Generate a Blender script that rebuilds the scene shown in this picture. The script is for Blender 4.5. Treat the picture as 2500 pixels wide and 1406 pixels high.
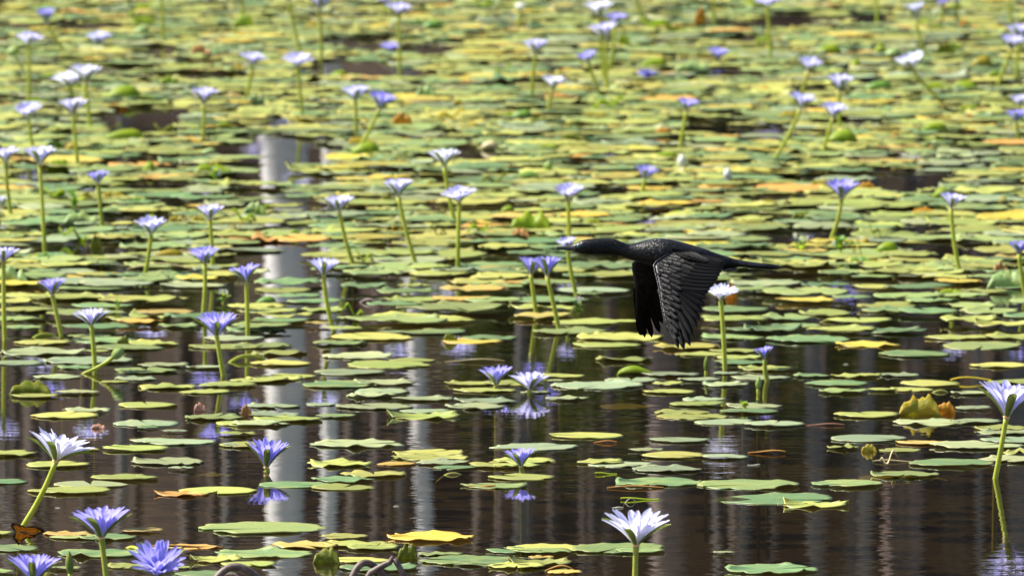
import bpy, math, random
import numpy as np
from mathutils import Vector, Matrix, Euler
from math import sin, cos, pi, radians, sqrt, atan2

for o in list(bpy.data.objects):
    bpy.data.objects.remove(o)
SC = bpy.context.scene
COL = SC.collection

# ------------------------------------------------------------------ camera, sky, sun
F = 31000.0                    # focal length in photo pixels (photo 2500 x 1406)
CAM_H = 2.55                    # lens height above the water
PITCH = math.atan(2103.0 / F)
cd = bpy.data.cameras.new('camera')
cam = bpy.data.objects.new('camera', cd)
COL.objects.link(cam)
cam.location = (0, 0, CAM_H)
cam.rotation_euler = (pi / 2 - PITCH, 0, 0)
cd.sensor_width = 36
cd.lens = 36 * F / 2500
cd.clip_start = 0.5
cd.clip_end = 2000
cd.dof.use_dof = True
cd.dof.focus_distance = 29.6
cd.dof.aperture_fstop = 14.0
SC.camera = cam

SUN_EL = radians(50)
SUN_DIR = Vector((-0.975 * cos(SUN_EL), 0.22 * cos(SUN_EL), sin(SUN_EL))).normalized()
w = bpy.data.worlds.new('World')
SC.world = w
w.use_nodes = True
nt = w.node_tree
nt.nodes.clear()
sky = nt.nodes.new('ShaderNodeTexSky')
sky.sky_type = 'NISHITA'
sky.sun_disc = False
sky.sun_elevation = SUN_EL
sky.sun_rotation = atan2(SUN_DIR.x, SUN_DIR.y)
bg = nt.nodes.new('ShaderNodeBackground')
bg.inputs['Strength'].default_value = 0.062
wo = nt.nodes.new('ShaderNodeOutputWorld')
nt.links.new(sky.outputs[0], bg.inputs[0])
nt.links.new(bg.outputs[0], wo.inputs[0])

sl = bpy.data.lights.new('sun', 'SUN')
sl.energy = 4.8
sl.angle = radians(0.53)
sl.color = (1.0, 0.95, 0.87)
sun = bpy.data.objects.new('sun', sl)
COL.objects.link(sun)
sun.location = (-20, 10, 30)
sun.rotation_euler = SUN_DIR.to_track_quat('Z', 'Y').to_euler()

SC.view_settings.view_transform = 'Standard'
SC.view_settings.look = 'None'
SC.view_settings.gamma = 1
SC.view_settings.use_curve_mapping = False
SC.view_settings.exposure = 1.35
SC.render.engine = 'CYCLES'

# ------------------------------------------------------------------ helpers
CP, SP = cos(PITCH), sin(PITCH)


def ray(px, py):
    a = (px - 1250.0) / F
    b = -(py - 703.0) / F
    return Vector((a, CP + b * SP, -SP + b * CP))


def ground(px, py, z=0.0):
    d = ray(px, py)
    t = (z - CAM_H) / d.z
    return Vector((d.x * t, d.y * t, z))


def at_depth(px, py, D):
    d = ray(px, py)
    t = D / d.y
    return Vector((d.x * t, D, CAM_H + d.z * t))


def mesh(name, verts, faces, uvs=None, smooth=True, mats=(), midx=None):
    me = bpy.data.meshes.new(name)
    me.from_pydata([tuple(v) for v in verts], [], faces)
    if uvs is not None:
        ul = me.uv_layers.new(name='UVMap')
        li = np.empty(len(me.loops), dtype=np.int32)
        me.loops.foreach_get('vertex_index', li)
        ul.data.foreach_set('uv', np.asarray(uvs, dtype=np.float32)[li].ravel())
    for m in mats:
        me.materials.append(m)
    if midx is not None:
        me.polygons.foreach_set('material_index', np.asarray(midx, dtype=np.int32))
    if smooth:
        me.polygons.foreach_set('use_smooth', np.ones(len(me.polygons), dtype=bool))
    me.update()
    return me


def link(name, data, parent=None, mat=None, M=None):
    o = bpy.data.objects.new(name, data)
    COL.objects.link(o)
    if parent is not None:
        o.parent = parent
    if M is not None:
        o.matrix_basis = M
    if mat is not None:
        if not data.materials:
            data.materials.append(mat)
        else:
            o.material_slots[0].link = 'OBJECT'
            o.material_slots[0].material = mat
    return o


def tag(o, label, cat, group=None, kind=None):
    o['label'] = label
    if cat:
        o['category'] = cat
    if group:
        o['group'] = group
    if kind:
        o['kind'] = kind
    return o


def tube(pts, radii, n=7, cap=True):
    pts = [Vector(p) for p in pts]
    V, Fc = [], []
    up = Vector((0, 1, 0.01))
    for i, p in enumerate(pts):
        a = pts[max(i - 1, 0)]
        b = pts[min(i + 1, len(pts) - 1)]
        t = (b - a)
        t = t.normalized() if t.length > 1e-9 else Vector((0, 0, 1))
        x = t.cross(up)
        if x.length < 1e-3:
            x = t.cross(Vector((1, 0, 0)))
        x.normalize()
        y = t.cross(x)
        r = radii[i] if hasattr(radii, '__len__') else radii
        for k in range(n):
            an = 2 * pi * k / n
            V.append(p + x * (r * cos(an)) + y * (r * sin(an)))
    for i in range(len(pts) - 1):
        for k in range(n):
            k2 = (k + 1) % n
            Fc.append((i * n + k, i * n + k2, (i + 1) * n + k2, (i + 1) * n + k))
    if cap:
        Fc.append(tuple(range(n - 1, -1, -1)))
        Fc.append(tuple((len(pts) - 1) * n + k for k in range(n)))
    return V, Fc


def bez(a, b, c, n):
    a, b, c = Vector(a), Vector(b), Vector(c)
    return [a * (1 - t) ** 2 + b * 2 * t * (1 - t) + c * t * t for t in [i / n for i in range(n + 1)]]


class NB:
    """small node helper"""
    def __init__(self, name):
        self.m = bpy.data.materials.new(name)
        self.m.use_nodes = True
        self.t = self.m.node_tree
        self.t.nodes.clear()
        self.out = self.t.nodes.new('ShaderNodeOutputMaterial')

    def n(self, typ, ins=None, **kw):
        nd = self.t.nodes.new(typ)
        for k, v in kw.items():
            setattr(nd, k, v)
        if ins:
            for k, v in ins.items():
                self.set(nd.inputs[k], v)
        return nd

    def set(self, sock, v):
        if isinstance(v, bpy.types.NodeSocket):
            self.t.links.new(v, sock)
        elif isinstance(v, bpy.types.Node):
            self.t.links.new(v.outputs[0], sock)
        else:
            if isinstance(v, tuple) and len(v) == 3 and sock.type == 'RGBA':
                v = (*v, 1)
            sock.default_value = v

    def math(self, op, a, b=None, clamp=False):
        nd = self.t.nodes.new('ShaderNodeMath')
        nd.operation = op
        nd.use_clamp = clamp
        self.set(nd.inputs[0], a)
        if b is not None:
            self.set(nd.inputs[1], b)
        return nd.outputs[0]

    def mix(self, f, a, b, blend='MIX'):
        nd = self.t.nodes.new('ShaderNodeMixRGB')
        nd.blend_type = blend
        self.set(nd.inputs[0], f)
        self.set(nd.inputs[1], a)
        self.set(nd.inputs[2], b)
        return nd.outputs[0]

    def sstep(self, v, lo, hi):
        nd = self.t.nodes.new('ShaderNodeMapRange')
        nd.interpolation_type = 'SMOOTHSTEP'
        self.set(nd.inputs['Value'], v)
        nd.inputs['From Min'].default_value = lo
        nd.inputs['From Max'].default_value = hi
        return nd.outputs[0]

    def noise(self, vec, scale, detail=3, rough=0.55):
        nd = self.t.nodes.new('ShaderNodeTexNoise')
        if vec is not None:
            self.set(nd.inputs['Vector'], vec)
        nd.inputs['Scale'].default_value = scale
        nd.inputs['Detail'].default_value = detail
        nd.inputs['Roughness'].default_value = rough
        return nd.outputs['Fac']

    def rand(self):
        a = self.t.nodes.new('ShaderNodeObjectInfo').outputs['Random']
        b = self.t.nodes.new('ShaderNodeNewGeometry').outputs['Random Per Island']
        return self.math('FRACT', self.math('ADD', a, b))

    def leaf_shader(self, col, trans=0.3, rough=0.42, spec=0.4, bump=None, tcol=None):
        p = self.n('ShaderNodeBsdfPrincipled', {'Base Color': col, 'Roughness': rough, 'Specular IOR Level': spec})
        tr = self.n('ShaderNodeBsdfTranslucent', {'Color': tcol if tcol is not None else col})
        if bump is not None:
            self.set(p.inputs['Normal'], bump)
        mx = self.n('ShaderNodeMixShader', {0: trans, 1: p, 2: tr})
        self.t.links.new(mx.outputs[0], self.out.inputs['Surface'])
        return self.m


# ------------------------------------------------------------------ materials
def pad_material(name, A, B, C, trans=0.12, spec=0.55):
    b = NB(name)
    uv = b.n('ShaderNodeUVMap')
    r_ = b.rand()
    off = b.n('ShaderNodeCombineXYZ', {0: b.math('MULTIPLY', r_, 37.0), 1: b.math('MULTIPLY', r_, 91.0), 2: 0.0})
    ctr = b.n('ShaderNodeVectorMath', {0: uv.outputs[0], 1: (-0.5, -0.5, 0)}, operation='ADD')
    sep = b.n('ShaderNodeSeparateXYZ', {0: ctr.outputs[0]})
    rr = b.math('MULTIPLY', b.n('ShaderNodeVectorMath', {0: ctr.outputs[0]}, operation='LENGTH').outputs['Value'], 2.0)
    ang = b.math('ARCTAN2', sep.outputs[1], sep.outputs[0])
    vec = b.n('ShaderNodeVectorMath', {0: uv.outputs[0], 1: off}, operation='ADD').outputs[0]
    n1 = b.noise(vec, 2.2, 4, 0.6)
    n2 = b.noise(vec, 9.0, 4, 0.65)
    n3 = b.noise(vec, 34.0, 2, 0.6)
    f = b.math('ADD', n1, b.math('MULTIPLY', b.math('SUBTRACT', r_, 0.5), 0.45))
    col = b.mix(b.sstep(f, 0.36, 0.66), A, B)
    # yellowing / browning from the rim inwards
    e = b.math('ADD', rr, b.math('MULTIPLY', b.math('SUBTRACT', n2, 0.5), 0.55))
    e2 = b.math('ADD', e, b.math('MULTIPLY', b.math('SUBTRACT', n1, 0.5), 0.5))
    col = b.mix(b.math('MULTIPLY', b.sstep(e2, 0.86, 1.12), 0.65), col, C)
    # blotches, spots
    sp = b.sstep(b.math('ADD', n2, b.math('MULTIPLY', n1, 0.35)), 0.84, 0.93)
    col = b.mix(b.math('MULTIPLY', sp, 0.7), col, (0.20, 0.11, 0.035))
    col = b.mix(b.math('MULTIPLY', b.sstep(n3, 0.62, 0.72), 0.22), col, (0.42, 0.42, 0.2))
    # radial veins
    s = b.math('ABSOLUTE', b.math('SINE', b.math('MULTIPLY', b.math('ADD', ang, b.math('MULTIPLY', n1, 0.25)), 9.0)))
    vn = b.sstep(s, 0.14, 0.0)
    col = b.mix(b.math('MULTIPLY', vn, 0.35), col, (0.45, 0.46, 0.2))
    val = b.math('ADD', 0.70, b.math('MULTIPLY', b.math('FRACT', b.math('MULTIPLY', r_, 7.31)), 0.5))
    hsv = b.n('ShaderNodeHueSaturation', {'Color': col, 'Value': val,
              'Hue': b.math('ADD', 0.486, b.math('MULTIPLY', b.math('FRACT', b.math('MULTIPLY', r_, 13.7)), 0.028))})
    h = b.math('ADD', b.math('MULTIPLY', n2, 0.6), b.math('MULTIPLY', vn, -0.3))
    bp = b.n('ShaderNodeBump', {'Height': h, 'Strength': 0.5, 'Distance': 0.006})
    rg = b.math('ADD', 0.33, b.math('MULTIPLY', n2, 0.25))
    return b.leaf_shader(hsv.outputs[0], trans, rg, spec, bp.outputs[0])


PADM = {
    'g': pad_material('pad_green', (0.125, 0.215, 0.080), (0.235, 0.295, 0.085), (0.33, 0.31, 0.09)),
    's': pad_material('pad_sage', (0.225, 0.285, 0.155), (0.31, 0.34, 0.15), (0.42, 0.40, 0.20)),
    'y': pad_material('pad_yellow_green', (0.265, 0.305, 0.066), (0.37, 0.37, 0.078), (0.47, 0.37, 0.08)),
    'Y': pad_material('pad_yellow', (0.56, 0.43, 0.05), (0.40, 0.37, 0.07), (0.60, 0.28, 0.04)),
    'o': pad_material('pad_rusty', (0.55, 0.31, 0.06), (0.42, 0.33, 0.08), (0.33, 0.12, 0.03)),
    'd': pad_material('pad_sunken', (0.25, 0.25, 0.04), (0.33, 0.29, 0.05), (0.28, 0.20, 0.04)),
}


def raised_material(name, A, B, C, trans=0.58):
    b = NB(name)
    uv = b.n('ShaderNodeUVMap')
    r_ = b.rand()
    off = b.n('ShaderNodeCombineXYZ', {0: b.math('MULTIPLY', r_, 37.0), 1: b.math('MULTIPLY', r_, 91.0), 2: 0.0})
    vec = b.n('ShaderNodeVectorMath', {0: uv.outputs[0], 1: off}, operation='ADD').outputs[0]
    n1 = b.noise(vec, 2.5, 4)
    n2 = b.noise(vec, 11, 3)
    col = b.mix(b.sstep(n1, 0.38, 0.65), A, B)
    col = b.mix(b.math('MULTIPLY', b.sstep(n2, 0.60, 0.72), 0.8), col, C)
    bp = b.n('ShaderNodeBump', {'Height': n2, 'Strength': 0.4, 'Distance': 0.006})
    return b.leaf_shader(col, trans, 0.4, 0.4, bp.outputs[0])


LEAFM = {
    'lime': raised_material('leaf_lime', (0.30, 0.45, 0.02), (0.42, 0.50, 0.03), (0.22, 0.34, 0.02)),
    'pale': raised_material('leaf_pale', (0.26, 0.40, 0.14), (0.36, 0.44, 0.12), (0.22, 0.33, 0.08), 0.3),
    'olive': raised_material('leaf_olive', (0.20, 0.25, 0.02), (0.29, 0.29, 0.025), (0.10, 0.10, 0.015)),
    'yellow': raised_material('leaf_yellow', (0.58, 0.44, 0.04), (0.38, 0.38, 0.04), (0.30, 0.14, 0.03)),
    'orange': raised_material('leaf_orange', (0.70, 0.40, 0.03), (0.62, 0.30, 0.03), (0.40, 0.18, 0.03)),
    'brown': raised_material('leaf_brown', (0.36, 0.16, 0.035), (0.48, 0.24, 0.05), (0.14, 0.06, 0.02), 0.25),
    'pink': raised_material('leaf_pink', (0.50, 0.27, 0.18), (0.42, 0.20, 0.12), (0.25, 0.10, 0.06), 0.2),
    'straw': raised_material('leaf_straw', (0.55, 0.47, 0.25), (0.46, 0.36, 0.16), (0.3, 0.22, 0.1), 0.1),
    'amber': raised_material('leaf_amber', (0.40, 0.22, 0.05), (0.34, 0.17, 0.04), (0.2, 0.1, 0.03), 0.15),
    'white': raised_material('leaf_white', (0.72, 0.73, 0.68), (0.6, 0.64, 0.5), (0.5, 0.5, 0.36), 0.25),
    'weed': raised_material('leaf_weed', (0.10, 0.24, 0.03), (0.20, 0.34, 0.04), (0.06, 0.14, 0.02), 0.3),
}


def petal_material(name, base, mid, tip):
    b = NB(name)
    uv = b.n('ShaderNodeUVMap')
    sx = b.n('ShaderNodeSeparateXYZ', {0: uv.outputs[0]})
    r_ = b.rand()
    c = b.mix(b.sstep(sx.outputs[1], 0.0, 0.45), base, mid)
    c = b.mix(b.sstep(sx.outputs[1], 0.5, 1.0), c, tip)
    st = b.noise(b.n('ShaderNodeMapping', {'Vector': uv.outputs[0], 'Scale': (26.0, 1.2, 1.0)}).outputs[0], 1.0, 2)
    c = b.mix(b.math('MULTIPLY', b.sstep(st, 0.5, 0.75), 0.25), c, (0.85, 0.84, 0.92))
    hs = b.n('ShaderNodeHueSaturation', {'Color': c, 'Value': b.math('ADD', 0.88, b.math('MULTIPLY', r_, 0.2))})
    return b.leaf_shader(hs.outputs[0], 0.52, 0.5, 0.2)


PETM = {
    'v': petal_material('petal_violet', (0.78, 0.77, 0.90), (0.50, 0.48, 0.90), (0.36, 0.33, 0.84)),
    'l': petal_material('petal_lavender', (0.85, 0.84, 0.91), (0.69, 0.68, 0.93), (0.57, 0.56, 0.91)),
    'w': petal_material('petal_white', (0.86, 0.84, 0.76), (0.80, 0.80, 0.92), (0.68, 0.68, 0.92)),
}


def simple(name, col, col2=None, scale=30, rough=0.5, spec=0.4, trans=0.0):
    b = NB(name)
    tc = b.n('ShaderNodeTexCoord')
    n_ = b.noise(tc.outputs['Object'], scale, 3)
    c = b.mix(b.sstep(n_, 0.38, 0.62), col, col2 if col2 else tuple(x * 0.75 for x in col))
    if trans:
        return b.leaf_shader(c, trans, rough, spec)
    p = b.n('ShaderNodeBsdfPrincipled', {'Base Color': c, 'Roughness': rough, 'Specular IOR Level': spec})
    b.t.links.new(p.outputs[0], b.out.inputs[0])
    return b.m


M_STEM = simple('stem_green', (0.36, 0.42, 0.035), (0.44, 0.46, 0.06), 25, 0.42, 0.4, 0.3)
M_STEM_DK = simple('stem_dark', (0.27, 0.34, 0.03), (0.38, 0.36, 0.04), 25, 0.42, 0.4, 0.25)
M_SEPAL = simple('sepal_green', (0.13, 0.20, 0.03), (0.22, 0.26, 0.05), 60, 0.5, 0.3, 0.3)
M_STAMEN = simple('stamen_yellow', (0.75, 0.50, 0.10), (0.62, 0.36, 0.30), 90, 0.6, 0.2)
M_VINE = simple('vine_brown', (0.085, 0.055, 0.045), (0.15, 0.11, 0.09), 45, 0.55, 0.4)
M_ARC = simple('arc_stem_olive', (0.26, 0.27, 0.04), (0.22, 0.17, 0.05), 30, 0.45, 0.4, 0.15)

# water
b = NB('pond_water')
tc = b.n('ShaderNodeTexCoord')
mp = b.n('ShaderNodeMapping', {'Vector': tc.outputs['Object'], 'Scale': (0.5, 1.0, 1.0)})
na = b.noise(mp.outputs[0], 15.0, 2, 0.5)
nb_ = b.noise(mp.outputs[0], 2.3, 2, 0.5)
patch = b.sstep(b.noise(tc.outputs['Object'], 0.55, 2), 0.35, 0.7)
hh = b.math('ADD', b.math('MULTIPLY', b.math('MULTIPLY', na, 0.6), b.math('ADD', 0.45, patch)), b.math('MULTIPLY', nb_, 0.5))
bp = b.n('ShaderNodeBump', {'Height': hh, 'Strength': 1.0, 'Distance': 0.0009})
fr = b.n('ShaderNodeFresnel', {'IOR': 1.33, 'Normal': bp.outputs[0]})
gl = b.n('ShaderNodeBsdfGlossy', {'Color': (0.96, 0.96, 0.96), 'Roughness': 0.015, 'Normal': bp.outputs[0]})
df = b.n('ShaderNodeBsdfDiffuse', {'Color': (0.016, 0.012, 0.007)})
tr = b.n('ShaderNodeBsdfTransparent', {'Color': (0.80, 0.70, 0.48)})
m1 = b.n('ShaderNodeMixShader', {0: 0.28, 1: tr, 2: df})
m2 = b.n('ShaderNodeMixShader', {0: fr, 1: m1, 2: gl})
b.t.links.new(m2.outputs[0], b.out.inputs[0])
M_WATER = b.m

M_BED = simple('pond_mud', (0.028, 0.020, 0.010), (0.040, 0.030, 0.014), 3, 0.9, 0.1)

b = NB('leaf_litter')
tc = b.n('ShaderNodeTexCoord')
g1 = b.noise(tc.outputs['Object'], 0.5, 4)
g2 = b.noise(tc.outputs['Object'], 6.0, 4, 0.7)
c = b.mix(b.sstep(g2, 0.35, 0.68), (0.020, 0.0145, 0.0115), (0.072, 0.052, 0.041))
c = b.mix(b.math('MULTIPLY', b.sstep(g1, 0.56, 0.75), 0.25), c, (0.04, 0.045, 0.015))
p = b.n('ShaderNodeBsdfPrincipled', {'Base Color': c, 'Roughness': 0.9, 'Specular IOR Level': 0.1})
b.t.links.new(p.outputs[0], b.out.inputs[0])
M_LITTER = b.m


def bark(name, A, B):
    b = NB(name)
    tc = b.n('ShaderNodeTexCoord')
    mp = b.n('ShaderNodeMapping', {'Vector': tc.outputs['Object'], 'Scale': (5.0, 5.0, 0.9)})
    n1 = b.noise(mp.outputs[0], 1.6, 5, 0.65)
    n2 = b.noise(tc.outputs['Object'], 1.1, 3)
    c = b.mix(b.sstep(n1, 0.36, 0.64), A, B)
    c = b.mix(b.math('MULTIPLY', b.sstep(n2, 0.55, 0.75), 0.45), c, tuple(x * 0.5 for x in A))
    bp = b.n('ShaderNodeBump', {'Height': n1, 'Strength': 0.6, 'Distance': 0.02})
    p = b.n('ShaderNodeBsdfPrincipled', {'Base Color': c, 'Roughness': 0.85, 'Specular IOR Level': 0.15, 'Normal': bp.outputs[0]})
    b.t.links.new(p.outputs[0], b.out.inputs[0])
    return b.m


BARK = {'white': bark('bark_white', (0.62, 0.60, 0.58), (0.78, 0.76, 0.74)),
        'pink': bark('bark_pinkish', (0.17, 0.13, 0.12), (0.27, 0.215, 0.195)),
        'grey': bark('bark_grey', (0.13, 0.122, 0.115), (0.24, 0.225, 0.215)),
        'dim': bark('bark_brown', (0.07, 0.056, 0.048), (0.15, 0.125, 0.11))}
M_CROWN = simple('tree_leaves', (0.045, 0.075, 0.020), (0.085, 0.11, 0.03), 0.8, 0.5, 0.3, 0.25)
M_SHRUB = simple('shrub_leaves', (0.06, 0.085, 0.015), (0.10, 0.12, 0.02), 1.2, 0.5, 0.3, 0.35)

# ------------------------------------------------------------------ setting
wm = mesh('water', [(-60, 3, 0), (60, 3, 0), (60, 61.6, 0), (-60, 61.6, 0)], [(0, 1, 2, 3)], mats=[M_WATER], smooth=False)
tag(link('water', wm), 'dark brown pond water with fine ripples mirroring pale trunks', None, kind='structure')
bm_ = mesh('pond_bed', [(-60, 2, -0.55), (60, 2, -0.55), (60, 62.5, -0.55), (-60, 62.5, -0.55)], [(0, 1, 2, 3)], mats=[M_BED], smooth=False)
tag(link('pond_bed', bm_), 'dark muddy bed under the pond water', None, kind='structure')
# far bank and wooded slope, seen only as a reflection
rng = random.Random(3)
V, Fc = [], []
ys = [61.0, 61.5, 62.2, 64, 68, 73, 79, 87, 98, 115, 140]
zs = [-0.7, -0.1, 0.22, 0.55, 1.6, 3.2, 5.4, 8.6, 13.0, 19.5, 28.0]
nx = 61
for j, (y, z) in enumerate(zip(ys, zs)):
    for i in range(nx):
        x = -60 + 120 * i / (nx - 1)
        jz = 0 if j < 2 else rng.uniform(-0.06, 0.06) * (1 + j * 0.5)
        V.append((x, y + (0.25 * sin(x * 0.9) + 0.18 * sin(x * 2.3) if j < 4 else 0), z + jz))
for j in range(len(ys) - 1):
    for i in range(nx - 1):
        a = j * nx + i
        Fc.append((a, a + 1, a + nx + 1, a + nx))
tag(link('bank', mesh('bank', V, Fc, mats=[M_LITTER])), 'brown leaf-littered bank rising behind the pond', None, kind='structure')


def crown_mesh(seed, rx, rz, n):
    r = random.Random(seed)
    V, Fc = [], []
    cl = []
    for k in range(14):
        d = Vector((r.gauss(0, 1), r.gauss(0, 1), r.gauss(0, 0.8))).normalized() * (r.random() ** 0.5)
        cl.append((Vector((d.x * rx, d.y * rx, d.z * rz)), r.uniform(0.5, 1.0) * rx * 0.42))
    for k in range(n):
        c, s = cl[r.randrange(len(cl))]
        p = c + Vector((r.gauss(0, 0.5), r.gauss(0, 0.5), r.gauss(0, 0.4))) * s
        e = Euler((r.uniform(0, pi), r.uniform(0, pi), r.uniform(0, pi))).to_matrix()
        L, W = r.uniform(0.14, 0.30), r.uniform(0.05, 0.10)
        i = len(V)
        for q in ((-L, 0, 0), (0, -W, 0.02), (L, 0, 0), (0, W, 0.02)):
            V.append(p + e @ Vector(q))
        Fc.append((i, i + 1, i + 2, i + 3))
    return mesh('crown', V, Fc, mats=[M_CROWN], smooth=False)


CROWNS = [crown_mesh(50 + k, 2.3, 2.0, 2600) for k in range(4)]
SHRUBS = [crown_mesh(80 + k, 0.75, 0.8, 1300) for k in range(3)]
for s_ in SHRUBS:
    s_.materials[0] = M_SHRUB


def bank_z(y):
    return float(np.interp(y, ys, zs))


tree_i = 0


def tree(X, Y, R, lean, kind, H=None, flare=0.35, group='trees on the far bank', label=None):
    """trunk with limbs + crown; X at 2 m height, lean in m sideways per m of height"""
    global tree_i
    r = random.Random(900 + tree_i)
    tree_i += 1
    H = H or r.uniform(10.5, 14)
    z0 = bank_z(Y) - 0.15
    root = bpy.data.objects.new('tree', None)
    COL.objects.link(root)
    root.location = (X, Y, z0)
    pts, rad = [], []
    wob = r.uniform(0, 6)
    for k in range(15):
        h = H * k / 14
        ox = lean * (h - 2) + 0.05 * sin(h * 0.8 + wob) * (R / 0.12)
        pts.append((ox, 0.04 * sin(h * 0.6 + wob), h))
        rad.append(R * (1 - 0.055 * h) * (1 + flare * math.exp(-h * 2.2)) if h < 12 else R * 0.3)
    V, Fc = tube(pts, rad, 12)
    for q in range(4):
        h = r.uniform(0.58, 0.85) * H
        k = int(h / H * 14)
        a0 = r.uniform(0, 2 * pi)
        st = Vector(pts[k])
        en = st + Vector((cos(a0) * 1.6, sin(a0) * 1.6, r.uniform(1.0, 2.0)))
        v2, f2 = tube(bez(st, (st + en) / 2 + Vector((0, 0, -0.25)), en, 5), [rad[k] * 0.55 * (1 - 0.13 * i) for i in range(6)], 6)
        n0 = len(V)
        V += v2
        Fc += [tuple(i + n0 for i in f) for f in f2]
    link('trunk', mesh('trunk', V, Fc, mats=[BARK[kind]]), root)
    s = r.uniform(0.85, 1.2)
    link('crown', CROWNS[r.randrange(4)], root,
         M=Matrix.Translation((pts[-1][0], 0, H - 0.3)) @ Matrix.Rotation(r.uniform(0, 6), 4, 'Z') @ Matrix.Diagonal((s, s, s, 1)))
    lab = label or {'white': 'white-barked tree on the far bank, mirrored as a bright streak',
                    'pink': 'pinkish-brown barked tree on the far bank, mirrored in the open water',
                    'grey': 'grey-barked tree on the far bank, mirrored as a soft grey streak',
                    'dim': 'slender dull brown tree standing further back on the bank'}[kind]
    tag(root, lab, 'tree', lab if label is None else None)
    return root


def tx(px, Y):
    return (px - 1250) / F * Y


# (reflected pixel x, distance, width px, lean, kind)
for px, Y, wpx, ln, kd, lb in [
        (692, 64.0, 104, 0.030, 'white', 'thick white-barked tree on the far bank, widest of the mirrored trunks'),
        (806, 63.2, 44, 0.006, 'white', 'slim straight white-barked tree right beside the thick white one'),
        (1032, 64.6, 46, 0.040, 'white', 'white-barked tree leaning over, its bright reflection slanting across the water'),
        (1632, 64.0, 84, 0.004, 'pink', 'broad pinkish-brown tree on the far bank mirrored below the bird'),
        (1985, 65.0, 46, 0.006, 'grey', None), (2122, 63.5, 44, 0.002, 'grey', None),
        (2228, 66.0, 46, -0.01, 'pink', None), (1278, 67.0, 38, 0.008, 'grey', None),
        (2484, 66.0, 60, 0.0, 'grey', None), (1462, 69.0, 40, 0.003, 'dim', None),
        (1180, 70.0, 44, -0.006, 'dim', None), (862, 68.0, 46, 0.012, 'dim', None),
        (455, 69.0, 44, 0.0, 'dim', None), (330, 71.0, 50, 0.01, 'dim', None), (90, 68.0, 60, -0.005, 'dim', None),
        (2335, 69.0, 56, 0.004, 'dim', None), (1800, 70.0, 46, 0.006, 'dim', None), (560, 72.0, 36, -0.004, 'dim', None),
        (2190, 72.0, 40, 0.002, 'pink', None), (1390, 74.0, 40, 0.004, 'dim', None), (2060, 73.0, 40, 0.0, 'dim', None),
        (960, 73.0, 40, 0.0, 'dim', None), (1720, 75.0, 40, 0.0, 'dim', None), (200, 74.0, 44, 0.0, 'grey', None),
        (2420, 76.0, 44, 0.0, 'dim', None), (20, 72.0, 44, 0.01, 'grey', None)]:
    tree(tx(px, Y), Y, wpx / F * Y / 2, ln, kd, label=lb, flare=0.5 if wpx > 70 else 0.3)
rng = random.Random(12)
for px in range(40, 2500, 78):
    px = px + rng.uniform(-30, 30)
    Y = rng.uniform(63.5, 70)
    if 610 < px < 860 or 1000 < px < 1110:
        continue
    tree(tx(px, Y), Y, rng.uniform(14, 34) / F * Y / 2, rng.uniform(-0.012, 0.012), rng.choice(['dim', 'dim', 'pink', 'grey']), H=rng.uniform(8.5, 12),
         label=None)
rng = random.Random(11)
for k in range(44):
    Y = rng.uniform(65, 95)
    X = rng.uniform(-26, 9)
    if -15 < X < 6 and Y < 76:
        continue
    tree(X, Y, rng.uniform(0.07, 0.15), rng.uniform(-0.03, 0.03), 'dim')

lab_sh = 'leafy green shrub on the far bank, seen only as a green reflection'
for k, (px, Y, z, s) in enumerate([(1395, 66, 1.3, 0.9), (1425, 68, 2.2, 0.7), (2085, 67, 2.4, 0.55), (1935, 69, 2.6, 0.5), (1350, 70, 2.6, 0.6), (1100, 67, 2.2, 0.5), (255, 67, 1.3, 0.7)]):
    z0 = bank_z(Y)
    root = bpy.data.objects.new('shrub', None)
    COL.objects.link(root)
    root.location = (tx(px, Y), Y, z0 - 0.05)
    v2, f2 = tube([(0, 0, 0), (0.05, 0, z - z0 if z > z0 else 0.4), (0.0, 0, max(z - z0, 0.4) + 0.4)], [0.04, 0.03, 0.012], 6)
    link('stem', mesh('stem', v2, f2, mats=[BARK['dim']]), root)
    link('foliage', SHRUBS[k % 3], root, M=Matrix.Translation((0, 0, max(z - z0, 0.45))) @ Matrix.Diagonal((s, s, s, 1)))
    tag(root, lab_sh, 'shrub', 'shrubs on the far bank')


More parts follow.
